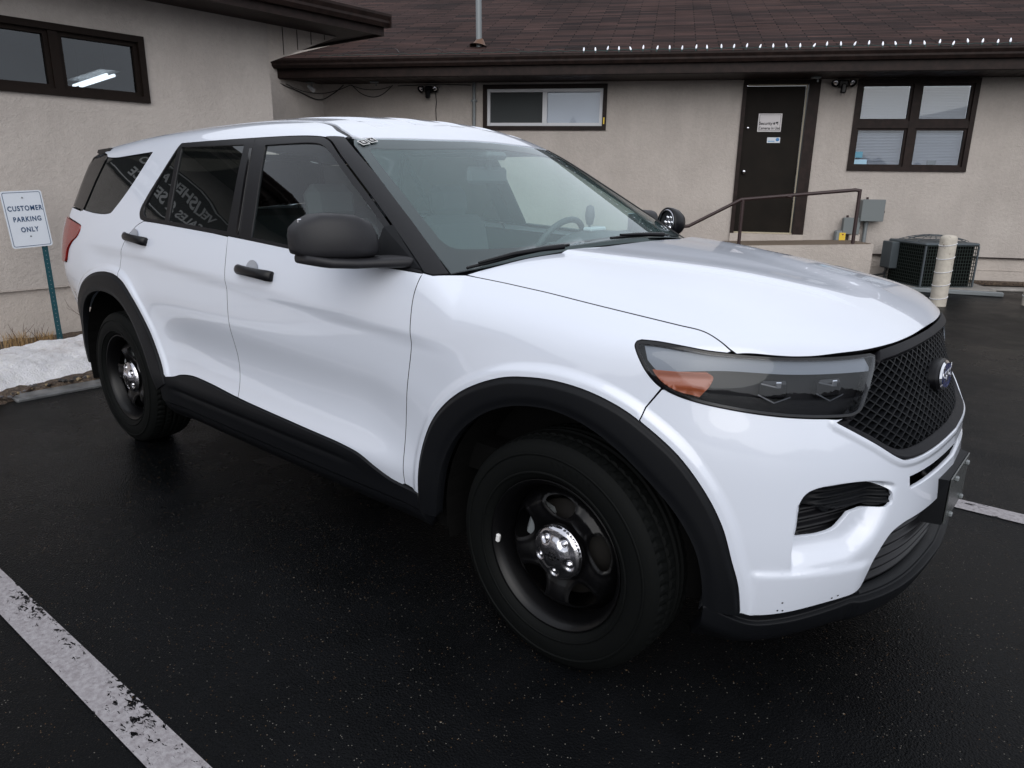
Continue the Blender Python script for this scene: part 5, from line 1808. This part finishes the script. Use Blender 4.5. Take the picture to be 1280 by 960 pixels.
# intake inserts
def insd(s, v_):
    return bumpdisp(s, v_)-.014-.012*ss(1.06, .98, s)+.0055*np.sin((v_-.60-.06*(s-1.1))*2*math.pi/.0185)*(ss(1.0, 1.06, s))
TOPI = cr([(.962, .640), (1.0, .640), (1.06, .628), (1.13, .617), (1.225, .629)])
up_l = [p for p in INTK[:near(INTK, (1.227, .628))+1] if p[1] > .637]
panel("intake_insert", [(.958, .64)]+[p for p in INTK if p[1] > .6405 or (p[0] > 1.15 and p[1] > .6175)][0:]+TOPI[::-1][1:], blk, bumper, h=.012, disp=insd, ret=.02, gap=-.002, crease=[([(.95, v0-.06*.15), (1.25, v0+.06*.15)], (0.0,)) for v0 in np.arange(.60, .72, .0185/6)])
def insd2(s, v_):
    return -.072+.008*np.sin((v_-.5-.12*(s-1))*2*math.pi/.028)
panel("intake_grille", [(.94, .54), (1.14, .54), (1.16, .655), (.94, .655)], blk_s, bumper, h=.014, disp=insd2, ret=0, gap=0, crease=[([(.93, v0-.12*.07), (1.17, v0+.12*.17)], (0.0,)) for v0 in np.arange(.5, .68, .028/7)])

# lower grille and lip
def lgd(s, v_):
    return -.034+.008*np.sin((v_)*2*math.pi/.036)
LG = cr([(1.165, .350), (1.176, .385), (1.196, .472), (1.237, .538), (1.285, .556), (1.335, .561), (SC-.001, .565)])
LGL = dedupe(msym(LG)+[(2*SC-1.35, .345), (SC, .345), (1.35, .345)])
panel("lower_grille", LGL, blk_s, car, h=.018, crease=[([(1.15, v0), (2*SC-1.15, v0)], (0.0,)) for v0 in np.arange(.34, .57, .0045)], disp=lgd, mirror=False, ret=0, gap=-.004)
LIPL = cr([(.752, .355), (.80, .330), (.875, .299), (.949, .303), (1.07, .326), (1.15, .340), (1.20, .338), (1.35, .335), (SC, .335)])
lipN = np.array(LIPL)
LIPV = lambda s: np.interp(s, lipN[:, 0], lipN[:, 1])
def lipd(s, v_):
    sm = np.where(s > SC, 2*SC-s, s)
    lv = LIPV(sm)
    d_ = .016*(1-ss(0.0, .010, v_-lv))-.055*(ss(lv-.04, lv-.16, v_))
    d_ = d_+.010*ss(1.14, 1.17, sm)*(1-ss(0.0, .010, v_-lv))
    return d_
LT = cr([(.752, .372), (.80, .352), (.845, .331), (.887, .325), (.943, .330), (1.04, .348), (1.10, .356), (1.143, .362), (1.172, .368)])+cr([(1.182, .352), (1.35, .350), (SC-.001, .350)])
LL = dedupe(msym(LT)+[(2*SC-.752, .205), (SC, .205), (.752, .205)])
panel("front_lip", LL, blk, car, h=.014, disp=lipd, mirror=False, ret=.03, gap=.001, crease=[(q_, (-.012, -.006, 0.0, .003, .006, .010, .014)) for q_ in (LIPL,)]+[(mirror_pl(LIPL)[::-1], (-.012, -.006, 0.0, .003, .006, .010, .014))])

# ---- grille
GT = cr([(1.236, 1.036), (1.304, 1.038), (1.465, 1.040), (SC-.001, 1.041)])
GL_ = cr([(1.222, 1.020), (1.196, .975), (1.164, .920), (1.142, .886), (1.11, .877), (1.05, .877)])
GOUT = GT[::-1]+GL_+GLOW[1:]
GOUT = dedupe(GOUT+mirror_pl(GOUT[::-1]))
GIN = cr([(SC-.001, 1.010), (1.465, 1.008), (1.30, 1.004), (1.222, .998), (1.205, .985), (1.185, .952), (1.162, .912), (1.140, .884), (1.112, .868), (1.098, .862)])+cr([(1.098, .862), (1.17, .824), (1.24, .782), (1.283, .767), (1.33, .762), (1.441, .761), (SC-.001, .762)])[1:]
GIN = dedupe(GIN+mirror_pl(GIN[::-1]))
gin_np = np.array(GIN)
def gfr(s, v_):
    d_ = distpl(np.stack([s, v_], -1), gin_np, True)
    return -.022*(1-ss(0, .016, d_))+.002
gframe = panel("grille_frame", GOUT, pm("grille_surround", (0.006, 0.006, 0.008), 0.5, 0, 0.15), car, holes=[GIN], h=.010, disp=gfr, mirror=False, ret=.03, gap=.001, crease=[(GIN, (.004, .008, .012, .016, -.004, -.008, -.012, -.016))])
# crossed bars
bars = MB()
def clip(c0, slope):
    S = np.arange(1.07, 2*SC-1.07, .008)
    V_ = c0+slope*(S-SC)
    q = np.stack([S, V_], -1)
    i_ = inpoly(q, GIN)
    runs = []
    st_ = None
    for k, b_ in enumerate(i_):
        if b_ and st_ is None: st_ = k
        if (not b_ or k == len(i_)-1) and st_ is not None:
            if k-st_ > 1: runs.append(q[max(st_-1, 0):k+1])
            st_ = None
    return runs
SLP = .60
for slope in (SLP, -SLP):
    for k in range(-22, 40):
        for q in clip(.70+k*.0265+.0132, slope):
            front = wrap(q, lambda a, b_: -.022); back = wrap(q, lambda a, b_: -.046)
            q2 = q+[0, .0042]
            f2_ = wrap(q2, lambda a, b_: -.022); b2_ = wrap(q2+[0, .003], lambda a, b_: -.046)
            n_ = len(q)
            vs = [tuple(p) for p in front]+[tuple(p) for p in f2_]+[tuple(p) for p in b2_]+[tuple(p) for p in back]
            fs = []
            for j in range(n_-1):
                fs += [(j, j+1, n_+j+1, n_+j), (n_+j, n_+j+1, 2*n_+j+1, 2*n_+j), (3*n_+j, 3*n_+j+1, j+1, j)]
            bars.add(vs, fs)
bars.build("mesh_bars", blk, gframe)
panel("grille_backing", GIN, pm("grille_shadow_black", (0.010, 0.010, 0.011), 0.6), gframe, h=.05, off=-.050, ret=0, gap=-.002, mirror=False)
# oval emblem
em = empty("emblem", (0, 0, 0), parent=car)
Pe = wrap(np.array([[SC, .905]]), lambda a, b_: 0*a-.028)[0]
Me = frame((Pe[0], 0, .905), (0, 1, 0), (-.16, 0, 1))
def oval(a, b_, n_=36):
    return [(a*math.cos(2*math.pi*k/n_), b_*math.sin(2*math.pi*k/n_)) for k in range(n_)]
mb = MB()
for (r0, z0), (r1, z1) in zip([(1.12, -.01), (1.10, .018), (1.02, .024)], [(1.10, .018), (1.02, .024), (.9, .026)]):
    a_ = oval(.092*r0, .046*r0); b2 = oval(.092*r1, .046*r1)
    n_ = len(a_)
    mb.add([Me @ Vector((x, y, z0)) for x, y in a_]+[Me @ Vector((x, y, z1)) for x, y in b2], [(i, (i+1) % n_, n_+(i+1) % n_, n_+i) for i in range(n_)], True)
mb.build("pedestal", blk_s, em)
mb = MB(); a_ = oval(.090, .044); b2 = oval(.081, .0365)
n_ = len(a_)
mb.add([Me @ Vector((x, y, .027)) for x, y in a_]+[Me @ Vector((x, y, .032)) for x, y in b2], [(i, (i+1) % n_, n_+(i+1) % n_, n_+i) for i in range(n_)], True)
mb.build("chrome_ring", chrome2, em)
mb = MB(); mb.add([Me @ Vector((x, y, .031)) for x, y in oval(.082, .0375)], [tuple(range(36))]); mb.build("blue_field", blue_m, em)
try:
    text_obj("script_lettering", "Ford", 0.062, Me @ Matrix.Translation((0, .002, .0318)), chrome2, em, .0006, shear=.35, bold=.0006, scale_x=1.15)
except Exception:
    pass

# ---- plate bracket and plate
pbk = MB()
M_p = frame((.893, 0, .545), (0, 1, 0), (0, 0, 1))
pbk.add([M_p @ Vector(p) for p in ((-.16, -.068, 0), (.16, -.068, 0), (.16, .080, 0), (-.16, .080, 0), (-.19, -.065, -.075), (.19, -.065, -.075), (.19, .085, -.06), (-.19, .085, -.06))],
        [(0, 1, 2, 3), (0, 4, 5, 1), (1, 5, 6, 2), (2, 6, 7, 3), (3, 7, 4, 0)])
pb_o = pbk.build("plate_bracket", blk, car)
mb = MB(); mb.box((.897, 0, .552), (.004, .305, .150), bev=.001); mb.build("number_plate", pm("blank_plate", (0.07, 0.075, 0.075), 0.25), pb_o)
mb = MB()
for y_ in (-.09, .09):
    for z_ in (.50, .62):
        mb.box((.903, y_, z_-.008), (.012, .018, .014), bev=.003)
mb.build("plate_screws", galv, pb_o)

# ---- wheel
def wheel(x, y, side, turn=0.0):
    w = empty("wheel", (x, y, .372), parent=car)
    w.rotation_euler = (0, 0, turn if side < 0 else turn+math.pi)
    return w
# wheel built with its outer face to -y
tr_prof = [(.235, .06), (.238, -.085), (.246, -.105), (.262, -.121), (.290, -.128), (.318, -.127), (.336, -.122), (.349, -.117), (.360, -.110), (.368, -.100)]
def tread(mb):
    NS = 216
    rows = [(-.100, .368), (-.084, .3725), (-.064, .375), (-.060, .368), (-.050, .368), (-.046, .3755), (-.024, .376), (-.020, .369), (-.008, .369), (-.004, .3765)]
    rows = rows+[(-a, b_) for a, b_ in reversed(rows)]
    vs = []; fs = []
    for i, (yy, rr_) in enumerate(rows):
        for k in range(NS):
            a = 2*math.pi*(k+(.5*(i % 2)))/NS
            r_ = rr_
            if k % 3 == 0 and abs(yy) > .03 and rr_ > .37:
                r_ -= .0045
            if i in (0, len(rows)-1) and k % 3 == 0:
                r_ -= .004
            vs.append((r_*math.cos(a), yy, r_*math.sin(a)))
    for i in range(len(rows)-1):
        for k in range(NS):
            fs.append((i*NS+k, i*NS+(k+1) % NS, (i+1)*NS+(k+1) % NS, (i+1)*NS+k))
    mb.add(vs, fs, False)
My = Matrix(((1, 0, 0, 0), (0, 0, 1, 0), (0, 1, 0, 0), (0, 0, 0, 1)))   # profile height -> y
def build_wheel(w):
    mb = MB()
    mb.lathe(tr_prof, My, 96)
    mb.lathe([(r_, -h_) for r_, h_ in tr_prof], My, 72)
    tread(mb)
    # raised sidewall bands
    for r_, hh_ in ((.330, -.1255), (.272, -.1255)):
        mb.lathe([(r_-.004, hh_+.001), (r_-.003, hh_-.0022), (r_+.003, hh_-.0022), (r_+.004, hh_+.001)], My, 96)
    for a0 in (R(62), R(242)):
        for j in range(7):
            a1_ = a0+j*R(4.2)
            p = [(r_*math.cos(a1_+q_), -.1285-.0012*0, r_*math.sin(a1_+q_)) for r_, q_ in ((.290, 0), (.318, .03), (.318, .055), (.290, .025))]
            mb.add(p, [(0, 1, 2, 3)])
    tyre = mb.build("tyre", rubber, w)
    # steel disc with five windows
    def disc_z(x, y):
        r_ = np.hypot(x, y); a = np.arctan2(y, x)
        z = np.interp(r_, [0, .045, .075, .09, .115, .165, .185, .20, .212], [.068, .068, .062, .058, .066, .072, .060, .035, .02])
        sp_ = 0.5+0.5*np.cos(5*(a-R(90)-R(36)))
        z = z+.010*(sp_**2)*np.exp(-((r_-.14)/.045)**2)-.012*((1-sp_)**2)*np.exp(-((r_-.145)/.04)**2)
        if rollon[0]:
            q_ = np.stack([np.ravel(x), np.ravel(y)], -1)
            dmn = np.min([distpl(q_, h_, True) for h_ in hs_], 0).reshape(np.shape(x))
            z = z+.004*np.exp(-((dmn-.009)/.008)**2)
        return -z
    rollon = [False]
    def dm(q, disp=None):
        z = disc_z(q[:, 0], q[:, 1])
        return np.stack([q[:, 0], z, q[:, 1]], -1)
    outer = [(.212*math.cos(a*math.pi/36), .212*math.sin(a*math.pi/36)) for a in range(72)]
    hs_ = []
    for k in range(5):
        a0 = R(90+72*k)
        h_ = []
        for (r_, da) in ((.118, -9), (.112, 0), (.118, 9), (.135, 16), (.158, 19.5), (.175, 18), (.183, 10), (.185, 0), (.183, -10), (.175, -18), (.158, -19.5), (.135, -16)):
            h_.append((r_*math.cos(a0+R(da)), r_*math.sin(a0+R(da))))
        h_ = cr(h_+[h_[0]], 3)[:-1]
        hs_.append(h_)
    rollon[0] = True
    rm = panel("rim", outer, rim_m, w, holes=hs_, h=.0055, mp=dm, mirror=False, ret=0, gap=0)
    # check the disc normals face outwards
    mb = MB()
    mb.lathe([(.210, -.030), (.214, -.055), (.222, -.075), (.226, -.092), (.233, -.100), (.240, -.107), (.2445, -.110), (.2455, -.106), (.238, -.098)], My, 96)
    mb.lathe([(.214, -.055), (.212, .0), (.212, .09)], My, 72)
    mb.build("rim_lip", rim_m, w)
    mb = MB(); mb.lathe([(0, -.02), (.155, -.02), (.155, .0), (0, .0)], My, 40); mb.build("brake_disc", pm("brake_iron", (0.012, 0.011, 0.010), 0.7, 0, .2) if "brake_iron" not in MATS else MATS["brake_iron"], w)
    mb = MB(); mb.box((-.10, -.03, .06), (.075, .05, .13), Matrix.Rotation(R(15), 4, 'Y'), .012); mb.build("brake_caliper", galv, w)
    # chrome centre cap with five bosses
    def cap_z(x, y):
        r_ = np.hypot(x, y)
        z = np.interp(r_, [0, .03, .045, .06, .078, .086, .090], [.108, .106, .102, .094, .090, .084, .074])
        for k in range(5):
            a = R(90+36+72*k)
            dd = np.hypot(x-.058*math.cos(a), y-.058*math.sin(a))
            z = z-.010*np.exp(-(dd/.0155)**4)+.012*np.exp(-(dd/.0085)**4)
            a = R(90+72*k)
        return -z
    def cm(q, disp=None):
        return np.stack([q[:, 0], cap_z(q[:, 0], q[:, 1]), q[:, 1]], -1)
    panel("centre_cap", [(.090*math.cos(a*math.pi/30), .090*math.sin(a*math.pi/30)) for a in range(60)], chrome, w, h=.0035, mp=cm, mirror=False, ret=0, gap=0)
    mb = MB()
    for k in range(6):
        a = R(60*k)
        mb.box((.012*math.cos(a), -.1085, .012*math.sin(a)), (.006, .002, .010), Matrix.Rotation(-a, 4, 'Y'), .001)
    mb.box((0, -.1085, 0), (.006, .002, .006)); mb.box((-.024, -.1075, -.002), (.005, .002, .007)); mb.box((.024, -.1075, -.002), (.005, .002, .007))
    mb.build("cap_badge", rim_m, w)
    return tyre
w1 = wheel(0.0, -.851, -1, R(0))
build_wheel(w1)
mb = MB(); mb.box((-.2255*math.cos(R(5)), -.1, -.2255*math.sin(R(5))), (.014, .012, .028), Matrix.Rotation(R(8), 4, 'Y'), .003); mb.build("balance_weight", white_txt, w1)
def copy_wheel(src, loc, rz):
    c_ = src.copy(); COL.objects.link(c_); c_.location = loc; c_.rotation_euler = (0, rz[0], rz[1])
    for ch_ in list(src.children):
        if ch_.name.startswith("balance"):
            continue
        d_ = ch_.copy(); COL.objects.link(d_); d_.parent = c_
    return c_
copy_wheel(w1, (-3.025, -.851, .372), (R(20), 0))
copy_wheel(w1, (0.0, .851, .372), (R(10), math.pi))
copy_wheel(w1, (-3.025, .851, .372), (R(40), math.pi))

# wheel wells and floor
for cx in (0.03, -3.06):
    for sg in (-1, 1):
        mb = MB()
        pts_ = []
        for k in range(25):
            a = math.pi*(k/24)*1.16-.25
            pts_.append((cx+.50*math.cos(a), .39+.49*math.sin(a)))
        yo = lambda x_: .945-.30*sst(.20, .52, abs(x_-cx) if (x_ > cx and cx > -1) else 0)
        for j in range(24):
            a_, b_ = pts_[j], pts_[j+1]
            mb.quad((a_[0], sg*yo(a_[0]), a_[1]), (b_[0], sg*yo(b_[0]), b_[1]), (b_[0], sg*.58, b_[1]), (a_[0], sg*.58, a_[1]))
        mb.add([(p[0], sg*.58, p[1]) for p in pts_], [tuple(range(25))])
        mb.build("wheel_liner", dark, car)
mb = MB()
mb.box((-1.5, 0, .36), (1.96, 1.76, .20)); mb.box((-1.6, 0, .42), (4.6, 1.10, .25)); mb.box((-3.75, 0, .45), (.3, 1.6, .3)); mb.box((.62, 0, .33), (.12, 1.1, .10))
mb.build("underbody", dark, car)
mb = MB(); mb.box((-1.7, 0, .56), (3.3, 1.70, .10)); mb.box((-.2, 0, .75), (.7, 1.5, .3))
mb.build("cabin_floor", dark, car)

# ---- door handles
def handle(s0, s1, v0, v1, doors):
    for mir, dpar in ((1, doors[0]), (-1, doors[1])):
        A_ = wrap(np.array([[s0, v0], [s1, v1]]))
        a_, b_ = Vector(A_[0]), Vector(A_[1])
        ax = (b_-a_); L_ = ax.length; ax.normalize()
        outw = Vector((0, -1, 0.22)).normalized()
        upv = ax.cross(outw).normalized()
        upv = -upv if upv.z < 0 else upv
        mb = MB()
        # cup
        n_ = 20
        c_ = a_+ax*L_*.40
        ring0 = [c_+ax*(.046*math.cos(2*math.pi*k/n_))+upv*(.036*math.sin(2*math.pi*k/n_)+.014)+outw*.003 for k in range(n_)]
        ring1 = [c_+ax*(.040*math.cos(2*math.pi*k/n_))+upv*(.030*math.sin(2*math.pi*k/n_)+.014)+outw*.0015 for k in range(n_)]
        cen_ = c_+upv*.014+outw*.0005
        cup = MB(); cup.add([*ring0, *ring1, cen_], [(i, (i+1) % n_, n_+(i+1) % n_, n_+i) for i in range(n_)]+[(n_+i, n_+(i+1) % n_, 2*n_) for i in range(n_)], True)
        # grip: swept oval bar with thicker ends
        grip = MB()
        st_ = [(0.0, .010, .006, .0), (.02, .018, .012, .012), (.10, .0215, .015, .018), (.26, .0205, .014, .030), (.5, .0195, .013, .034), (.75, .0205, .014, .030), (.93, .0225, .015, .020), (.99, .0215, .012, .008), (1.0, .019, .010, .004)]
        vs = []; m_ = 14
        for t_, hh_, dd_, of_ in st_:
            base_ = a_+ax*(L_*t_)+outw*(of_)-upv*(.0)
            for k in range(m_):
                an = 2*math.pi*k/m_
                vs.append(base_+upv*(hh_*math.sin(an))+outw*(dd_*math.cos(an)))
        fs = [(i*m_+k, i*m_+(k+1) % m_, (i+1)*m_+(k+1) % m_, (i+1)*m_+k) for i in range(len(st_)-1) for k in range(m_)]
        fs += [tuple(range(m_))[::-1], tuple(range((len(st_)-1)*m_, len(st_)*m_))]
        grip.add(vs, fs, True)
        if mir < 0:
            for q in (cup, grip):
                q.v = [(x, -y, z) for x, y, z in q.v]
        g_ = grip.build("handle", blk_s, dpar)
        cup.build("handle_cup", pm("handle_cup_paint", (0.36, 0.38, 0.43), 0.3) if "handle_cup_paint" not in MATS else MATS["handle_cup_paint"], dpar)
handle(-1.395, -1.125, 1.094, 1.086, front_door)
handle(-2.56, -2.295, 1.163, 1.148, rear_door)

# ---- door mirrors
def door_mirror(mir, par):
    mb = MB()
    # sections along the mirror from door to tip; each a rounded box in x-z
    secs = [(-.958, -.760, .085, 1.236, 1.290), (-.964, -.742, .120, 1.228, 1.312), (-.985, -.732, .150, 1.222, 1.345), (-1.03, -.735, .165, 1.220, 1.362), (-1.08, -.755, .165, 1.220, 1.366), (-1.13, -.790, .145, 1.222, 1.363), (-1.165, -.825, .115, 1.226, 1.345), (-1.188, -.858, .080, 1.234, 1.325), (-1.198, -.885, .040, 1.250, 1.300)]
    n_ = 28
    vs = []
    for (y, xf, dp, z0, z1) in secs:
        cx_, cz_ = xf-dp/2, (z0+z1)/2
        for k in range(n_):
            a = 2*math.pi*k/n_
            c_, s_ = math.cos(a), math.sin(a)
            e_x = abs(c_)**(.40)*(1 if c_ > 0 else -1); e_z = abs(s_)**(.40)*(1 if s_ > 0 else -1)
            z_ = cz_+e_z*(z1-z0)/2
            x_ = cx_+e_x*dp/2
            x_ -= .35*max(0, z_-cz_)*(1 if c_ > 0 else 0)*.9
            vs.append((x_-.015, y, z_))
    fs = [(i*n_+k, i*n_+(k+1) % n_, (i+1)*n_+(k+1) % n_, (i+1)*n_+k) for i in range(len(secs)-1) for k in range(n_)]
    fs += [tuple(range(n_))[::-1], tuple(range((len(secs)-1)*n_, len(secs)*n_))]
    mb.add(vs, fs, True)
    # lower skull cap and arm
    m2 = MB()
    secs2 = [(-.895, -.64, .120, 1.196, 1.228), (-.93, -.645, .140, 1.190, 1.228), (-.99, -.715, .150, 1.188, 1.222), (-1.06, -.742, .160, 1.188, 1.222), (-1.13, -.788, .140, 1.192, 1.226), (-1.18, -.85, .085, 1.204, 1.234)]
    vs = []
    for (y, xf, dp, z0, z1) in secs2:
        cx_, cz_ = xf-dp/2, (z0+z1)/2
        for k in range(16):
            a = 2*math.pi*k/16
            c_, s_ = math.cos(a), math.sin(a)
            vs.append((cx_+abs(c_)**.5*(1 if c_ > 0 else -1)*dp/2, y, cz_+abs(s_)**.6*(1 if s_ > 0 else -1)*(z1-z0)/2))
    fs = [(i*16+k, i*16+(k+1) % 16, (i+1)*16+(k+1) % 16, (i+1)*16+k) for i in range(len(secs2)-1) for k in range(16)]
    fs += [tuple(range(16))[::-1], tuple(range((len(secs2)-1)*16, len(secs2)*16))]
    m2.add(vs, fs, True)
    # sail panel at the front corner of the window
    m3 = MB()
    SV = [(-.30, 1.185), (-.50, 1.322), (-.53, 1.31), (-.545, 1.19)]
    Pq = wrap(np.array(SV), lambda a, b_: .008+0*a); Pi = wrap(np.array(SV), lambda a, b_: -.01+0*a)
    m3.add([tuple(p) for p in Pq]+[tuple(p) for p in Pi], [(0, 1, 2, 3), (0, 4, 5, 1), (1, 5, 6, 2), (2, 6, 7, 3), (3, 7, 4, 0)])
    m4 = MB(); m4.box((-.912, -1.075, 1.293), (.006, .20, .11), bev=.01)
    ms = [mb, m2, m3, m4]
    if mir < 0:
        for q in ms:
            q.v = [(x-.07, -y+.02, z-.035) for x, y, z in q.v]
    o_ = ms[0].build("mirror", mirror_m, car)
    ms[1].build("mirror_arm", mirror_m, o_); ms[2].build("sail_panel", blk, o_); ms[3].build("mirror_glass", chrome2, o_)
door_mirror(1, front_door[0]); door_mirror(-1, front_door[1])

# ---- wipers
def wiper(pts, arm, name="wiper"):
    P_ = np.array(pts)
    Q = topm(P_)
    mb = MB()
    mb.tube([(q[0], q[1], q[2]+.006) for q in Q], [.005]+[.0065]*(len(Q)-2)+[.005], 6)
    Q2 = topm(np.array(arm))
    mb.tube([(q[0]+.006, q[1], q[2]+.016) for q in Q2], [.005, .007, .009, .010][:len(Q2)], 8)
    return mb.build(name, blk_s, car)
wiper([(-.496, -.812), (-.455, -.72), (-.425, -.62), (-.405, -.50), (-.392, -.38)], [(-.482, -.775), (-.43, -.66), (-.385, -.55), (-.355, -.47)])
wiper([(-.392, -.10), (-.392, .05), (-.40, .22), (-.42, .42)], [(-.385, -.05), (-.365, .06), (-.345, .14), (-.33, .20)])

# ---- spotlight on the driver's pillar
sp_ = empty("spotlight", (-.715, .975, 1.275), parent=car)
axis = Vector((-.42, -.88, .06)).normalized()
Ms_ = frame((0, 0, 0), Vector((0, 0, 1)).cross(axis), Vector((0, 0, 1)))
Mq = axis.to_track_quat('Z', 'Y').to_matrix().to_4x4()
mb = MB(); mb.lathe([(0, -.085), (.025, -.082), (.052, -.066), (.070, -.038), (.078, -.005), (.079, .018), (.075, .024), (.068, .022)], Mq, 40)
mb.build("lamp_shell", blk_s, sp_)
mb = MB(); mb.lathe([(.068, .022), (.064, .026), (.060, .022)], Mq, 40); mb.build("lamp_ring", chrome, sp_)
mb = MB(); mb.lathe([(.062, .010), (.030, .0), (0, -.004)], Mq, 32)
mb.build("reflector", pm("spot_reflector", (0.10, 0.11, 0.12), 0.2, .6), sp_)
mb = MB()
for k in range(7):
    a = k*math.pi/3
    r_ = .030 if k < 6 else 0
    mb.lathe([(0, .012), (.011, .010), (.013, .004)], Mq @ Matrix.Translation((r_*math.cos(a), r_*math.sin(a), 0)), 12)
mb.build("led_lens", chrome2, sp_)
mb = MB(); mb.tube([(-.02, -.05, -.01), (-.05, -.10, -.01), (-.09, -.15, .01)], [.014, .013, .016], 12); mb.build("chrome_arm", chrome2, sp_)
mb = MB(); mb.tube([(0, -.01, -.07), (.0, -.02, -.12)], .014, 10); mb.build("mount", blk_s, sp_)

# ---- interior
def seat(x, y, w_=.50):
    st_ = empty("seat", (x, y, .62), parent=car)
    mb = MB(); mb.box((0, 0, .02), (.52, w_, .16), bev=.05); mb.build("seat_cushion", seat_m, st_)
    mb = MB(); mb.box((-.27, 0, .36), (.16, w_, .62), Matrix.Rotation(R(-12), 4, 'Y'), .055); mb.build("backrest", seat_m, st_)
    mb = MB(); mb.box((-.345, 0, .74), (.11, .27, .18), Matrix.Rotation(R(-10), 4, 'Y'), .045); mb.build("headrest", seat_m, st_)
for y_ in (-.40, .40):
    seat(-1.45, y_)
mb = MB(); mb.box((-2.45, 0, .66), (.5, 1.3, .16), bev=.05); mb.box((-2.72, 0, 1.0), (.16, 1.3, .60), Matrix.Rotation(R(-12), 4, 'Y'), .05); mb.build("rear_bench", seat_m, car)
mb = MB()
prof_d = [(-.48, 1.15), (-.62, 1.20), (-.80, 1.20), (-.88, 1.10), (-.84, .80), (-.42, .80)]
mb.prism(prof_d, -.74, .74, Matrix(((1, 0, 0, 0), (0, 0, 1, 0), (0, 1, 0, 0), (0, 0, 0, 1))))
mb.lathe([(0, .06), (.12, .055), (.2, .03), (.24, 0)], Matrix.Translation((-.74, .40, 1.195)), 24)
dash = mb.build("dashboard", dash_m, car)
swh = MB()
Msw = Matrix.Translation((-1.03, .40, 1.135)) @ Matrix.Rotation(R(-62), 4, 'Y')
swh.tube([Msw @ Vector((.185*math.cos(a*math.pi/20), .185*math.sin(a*math.pi/20), 0)) for a in range(41)], .015, 10)
swh.box((-1.03, .40, 1.135), (.06, .16, .10), bev=.02)
swh.box((-1.02, .40, 1.135), (.03, .34, .03), bev=.01)
swh.tube([(-1.03, .40, 1.135), (-.86, .40, 1.06)], .03, 8)
swh.build("steering_wheel", dash_m, car)
mb = MB(); mb.box((-1.16, 0.02, 1.50), (.03, .27, .075), bev=.025); mb.tube([(-1.15, 0.02, 1.52), (-1.13, 0, 1.60)], .014, 8); mb.box((-1.13, 0, 1.585), (.12, .14, .035), bev=.015)
mb.build("rear_view_mirror", dash_m, car)
mb = MB(); mb.box((-.79, .38, 1.262), (.05, .13, .02), bev=.006); mb.build("dash_tag", vinyl, dash)
mb = MB(); mb.tube([(-.80, .35, 1.26), (-.80, .35, 1.29)], .006, 6); mb.lathe([(0, .05), (.018, .04), (.024, .0), (.016, -.04), (0, -.05)], Matrix.Translation((-.80, .35, 1.325)), 16); mb.build("dash_antenna", dash_m, dash)
# inner headliner and pillars
mb = MB(); mb.box((-2.4, 0, 1.655), (2.1, 1.16, .02), bev=.01); mb.build("headliner", pm("grey_headliner", (0.42, 0.42, 0.42), 0.9), car)

# two digit inventory sticker at the top corner of the windscreen
def on_ws(x, y, dz=.001):
    q = topm(np.array([[x, y]]))[0]
    a_ = topm(np.array([[x+.01, y]]))[0]-q; b_ = topm(np.array([[x, y+.01]]))[0]-q
    return Vector(q)+Vector((0, 0, dz)), Vector(a_).normalized(), Vector(b_).normalized()
stk_root = windscreen
for k, dg in enumerate(("8", "6")):
    q, ax_, by_ = on_ws(-1.236+.004-.002*k, -.622+k*.043-.012)
    Mk_ = frame(q+Vector((0, 0, .0012)), by_, -ax_)
    mb = MB(); mb.prism(rrect(.036, .040, .002, 2), 0, .0006, Mk_); mb.build("sticker", white_txt, stk_root)
    mb = MB(); mb.prism(rrect(.030, .034, .002, 2), 0.0007, .0010, Mk_); mb.build("sticker_print", ink, stk_root)
    text_obj("sticker_digit", dg, .027, Mk_ @ Matrix.Translation((0, 0, .0013)), white_txt, stk_root, .0002)
